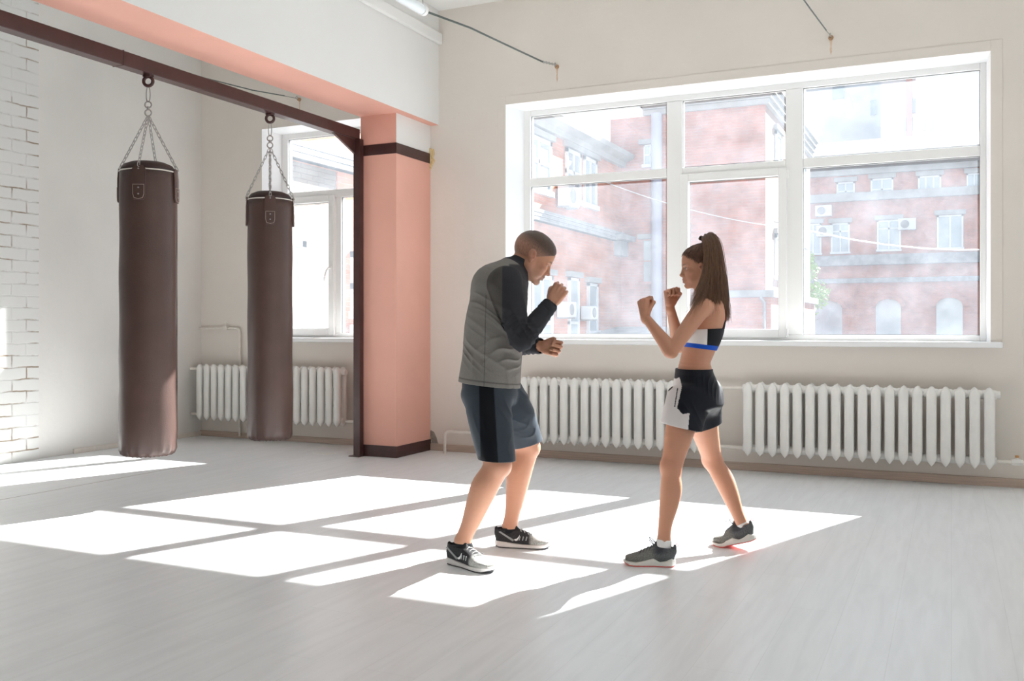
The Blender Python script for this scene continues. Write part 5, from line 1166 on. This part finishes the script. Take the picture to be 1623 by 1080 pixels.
    for i in range(520):
        sd = rnd.choice((-1, 1)); t = rnd.rand()
        if t < .62:
            w_ = t/.62; x = .086-.080*w_; z = .022+(x-.018)*.75; y = .012+.07*w_**.6; st = (x, sd*y, z)
        else:
            w_ = (t-.62)/.38; st = (.000-.075*w_, sd*(.072-.055*w_), .012-.045*w_)
        st = np.array(st)+rnd.randn(3)*.003; pts = []
        for j in range(9):
            f_ = j/8; q = onskull(*(st*(1-f_)+te*f_+np.array((0, sd*.018*math.sin(f_*PI)*.6, .012*math.sin(f_*PI))))); pts.append(Vector(p(*(q*(1 if j else 1)))))
        m.tube(pts, [.0004]+[.0011]*7+[.0009], 4)
    m.build('combed_strands', mat('combed_hair', (.125, .060, .034), .36, var=.35, vscale=60), bpy.data.objects[H_name], fix=False, smooth=True)
    # ponytail
    ti = V3(at(1115, 379, 4.66))
    o = MB().tube([Vector(ti+(R_*.4+U_*.9)*.004*math.sin(3*t)+(R_*.85*math.cos(t*PI/10)-U_*.3*math.cos(t*PI/10)+F_*math.sin(t*PI/10))*.018) for t in range(20)], .008, 8, closed=True).build('hair_tie', mat('hair_tie', (.06, .035, .025), .8), rt, smooth=True)
    GD = [[(1116, 381, 4.66), (1118, 386, 4.62), (1120, 400, 4.58), (1119, 426, 4.555), (1109, 453, 4.49), (1096, 474, 4.45), (1084, 502, 4.44)],
          [(1115, 380, 4.66), (1119, 378, 4.62), (1122, 395, 4.575), (1122, 425, 4.555), (1118, 450, 4.52), (1111, 468, 4.47), (1103, 480, 4.45)],
          [(1115, 380, 4.66), (1123, 375, 4.63), (1129, 392, 4.58), (1131, 425, 4.565), (1131, 458, 4.54), (1133, 480, 4.53), (1137, 505, 4.54)],
          [(1116, 379, 4.67), (1128, 374, 4.66), (1138, 388, 4.65), (1144, 420, 4.64), (1148, 450, 4.63), (1151, 478, 4.63), (1155, 508, 4.63)],
          [(1116, 379, 4.67), (1126, 376, 4.68), (1134, 392, 4.70), (1140, 420, 4.69), (1144, 450, 4.68), (1146, 478, 4.67), (1148, 500, 4.66)]]
    GD = [[A3(*q) for q in g] for g in GD]; rnd = np.random.RandomState(7); m = MB()
    def cr(pts, t):
        n = len(pts)-1; i = min(int(t*n), n-1); f = t*n-i; p0, p1, p2, p3 = pts[max(i-1, 0)], pts[i], pts[i+1], pts[min(i+2, n)]
        return .5*((2*p1)+(-p0+p2)*f+(2*p0-5*p1+4*p2-p3)*f*f+(-p0+3*p1-3*p2+p3)*f**3)
    for i in range(1900):
        w_ = rnd.rand()*4; w_ = w_ if (w_ > .35 or rnd.rand() < .25) else .5+rnd.rand()*3; gi = min(int(w_), 3); gf = w_-gi; off = rnd.randn(3)*.0080; L_ = (.74+.30*rnd.rand()**.7 if gi > 1 else .62+.38*rnd.rand()**.8); ph = rnd.rand()*6; am = .0035*rnd.rand()
        pts = []; cl = rnd.randn(3)*.006
        for j in range(15):
            t = j/14*min(L_, .999); q = cr(GD[gi], t)*(1-gf)+cr(GD[gi+1], t)*gf; sp = min(1, t*4+.25); q = q+off*sp+cl*t*t+R_*am*math.sin(t*7+ph)*t; pts.append(Vector(q))
        r0 = .0012; m.tube(pts, [r0*(1-.0*j) if j < 9 else r0*(1-(j-9)/6.5) for j in range(15)], 4)
    o = m.build('ponytail', None, rt, fix=False, smooth=True) if False else None
    hm = mat('ponytail_hair', (.20, .108, .062), .34, var=.4, vscale=55, stretch=(3, 3, .25), spec=.5)
    m.build('ponytail', hm, rt, fix=False, smooth=True)
    # sports bra
    lo, hi = box_of([A3(1080, 560, 4.45), A3(1155, 465, 4.90)], .09); T = Field(lo, hi, .0022, MR); T2 = Field(lo, hi, .0022, MR)
    for Q, g in ((T, .005), (T2, .005)):
        Q.loft(tor, R_, k=.02, cap=.5, grow=g)
        for d_ in (4.60, 4.73): Q.ell(A3(1098, 528, d_), (R_, F_, U_), (.052, .060, .054), .03)
        for d_ in (4.60, 4.72): Q.ell(A3(1136, 500, d_), (R_, F_, U_), (.027, .050, .065), .03)
    T.cut(A3(1120, 521.5, 4.66), U_-R_*.03); bn = unit(-U_-R_*.13); T.cut(A3(1110, 553, 4.66), bn)
    T2.cut(A3(1110, 553, 4.66), bn); T2.cut(A3(1120, 478, 4.66), U_); T2.cut(A3(1120, 500, 4.56), -F_); T2.cut(A3(1120, 500, 4.75), F_)
    c1 = A3(1124, 492, 4.40); T2.d = np.maximum(T2.d, -1)
    T2.cut(A3(1141, 512, 4.66), unit(-R_*.80+U_*.45))
    T.d = np.minimum(T.d, T2.d)
    def tcol(P):
        u, v = px(P); C = np.tile((.012, .013, .017), (len(P), 1)).astype(float); C = mixc(C, (.74, .70, .68), np.clip((1112.5-u)/.6, 0, 1))
        C = mixc(C, (.85, .16, .08), np.clip((508-v)/1, 0, 1)*np.clip((u-1140)/1, 0, 1)); hb = 542.5+(u-1085)*.125; return mixc(C, (.010, .085, .52), np.clip((v-hb)/.6, 0, 1))
    field_obj('sports_bra', T, satin_m, rt, 1, tcol); del T, T2
    # shorts
    lo, hi = box_of([A3(1050, 580, 4.5), A3(1140, 590, 4.85), A3(1080, 690, 4.45), A3(1125, 690, 4.9)], .09); G = Field(lo, hi, .0030, MR); G2 = Field(lo, hi, .0030, MR)
    G.loft([(A3(1100, 583, 4.66), .088, .134), (A3(1100, 594, 4.66), .092, .142), (A3(1102, 615, 4.66), .112, .162), (A3(1103, 640, 4.66), .122, .172)], R_, k=.012, cap=.3)
    G.loft([(A3(1092, 632, 4.57), .108, .092), (A3(1084, 660, 4.54), .103, .096), (A3(1077, 690, 4.52), .100, .097)], R_, k=.03, p=2.1)
    G.ell(A3(1112, 638, 4.68), (R_, F_, U_), (.085, .12, .060), .05)
    G.ripple(A3(1095, 650, 4.45), .13, unit(R_*.85+U_*.45), .045, .0030, warp=1.2); G.ripple(A3(1120, 615, 4.55), .10, unit(R_*.9-U_*.3), .03, .003, warp=1)
    G.ripple(A3(1100, 597, 4.50), .08, R_, .016, .0012)
    G.cut(A3(1078, 677, 4.52), -U_*.976-R_*-.22*-1); G.loft([(A3(1075, 700, 4.52), .086, .085), (A3(1081, 668, 4.53), .086, .085)], R_, k=0, op='sub', cap=.3)
    G2.loft([(A3(1110, 622, 4.70), .104, .100), (A3(1114, 648, 4.75), .092, .104), (A3(1121, 690, 4.82), .074, .092)], R_, k=.03, p=2.1)
    G2.cut(A3(1121, 676, 4.80), unit(-U_*.94+R_*.33)); G2.loft([(A3(1121, 700, 4.82), .066, .084), (A3(1119, 664, 4.79), .066, .084)], R_, k=0, op='sub', cap=.3)
    merge(G, G2, .045); del G2; G.cut(A3(1100, 584.5, 4.66), U_)
    G.loft([(A3(1100, 575, 4.66), .080, .126), (A3(1100, 588, 4.66), .080, .126)], R_, k=0, op='sub', cap=.1)
    poly = [(1073, 597), (1035, 640), (1030, 690), (1074.5, 690), (1080, 649), (1069.5, 650.5), (1062, 642), (1074, 604)]
    def inside(u, v):
        r = np.zeros(len(u), bool); j = len(poly)-1
        for i in range(len(poly)):
            xi, yi = poly[i]; xj, yj = poly[j]; c_ = ((yi > v) != (yj > v)) & (u < (xj-xi)*(v-yi)/(yj-yi+1e-9)+xi); r ^= c_; j = i
        return r
    def gcol(P):
        u, v = px(P); C = np.tile((.009, .011, .017), (len(P), 1)).astype(float); C[inside(u, v)] = (.70, .66, .65)
        l_ = np.abs((u-1062)-(v-628)*-.25) < .7; C[l_ & (v > 612) & (v < 640)] = (.03, .03, .04); C[(v < 594)] = (.012, .014, .020); return C
    field_obj('shorts', G, satin_m, rt, 1, gcol); del G
    m = MB(); q = V3(at(1134, 605, 4.60)); m.tube([Vector(q), Vector(q-U_*.012+R_*.004), Vector(q-U_*.03+R_*.006)], .003, 6); m.build('drawcord_end', MATS['mark_white'], rt)
    for a_, k_ in ((aL, kL), (aR, kR)):
        up_ = unit(k_-a_); lo, hi = box_of([a_+up_*.035, a_-U_*.07], .06); K = Field(lo, hi, .003, MR); K.cone(a_+up_*.035, a_-U_*.015, .0365, .037 if a_ is aL else .031, .004); K.cone(a_-U_*.015, a_-U_*(.045 if a_ is aL else .022)-R_*(.01 if a_ is aL else -.004), .034, .028, .01); K.cut(a_+up_*(.006 if a_ is aL else .024), up_); 
        for r_ in range(5): pass
        K.ripple(a_, .06, up_, .008, .0006); field_obj('sock', K, cloth_m, rt, 1, lambda P: np.tile((.78, .77, .76), (len(P), 1)))
    h1 = at(1071, 0, 4.425); t1 = at(990, 0, 4.46); shoe(rt, (h1.x, h1.y, 0), (t1.x, t1.y, 0), 0, .248, .112, 'woman', False)
    h1 = at(1201, 0, 4.74); t1 = at(1137, 0, 4.87); shoe(rt, (h1.x, h1.y, 0), (t1.x, t1.y, 0), .30, .242, .112, 'woman', True)
build_woman()
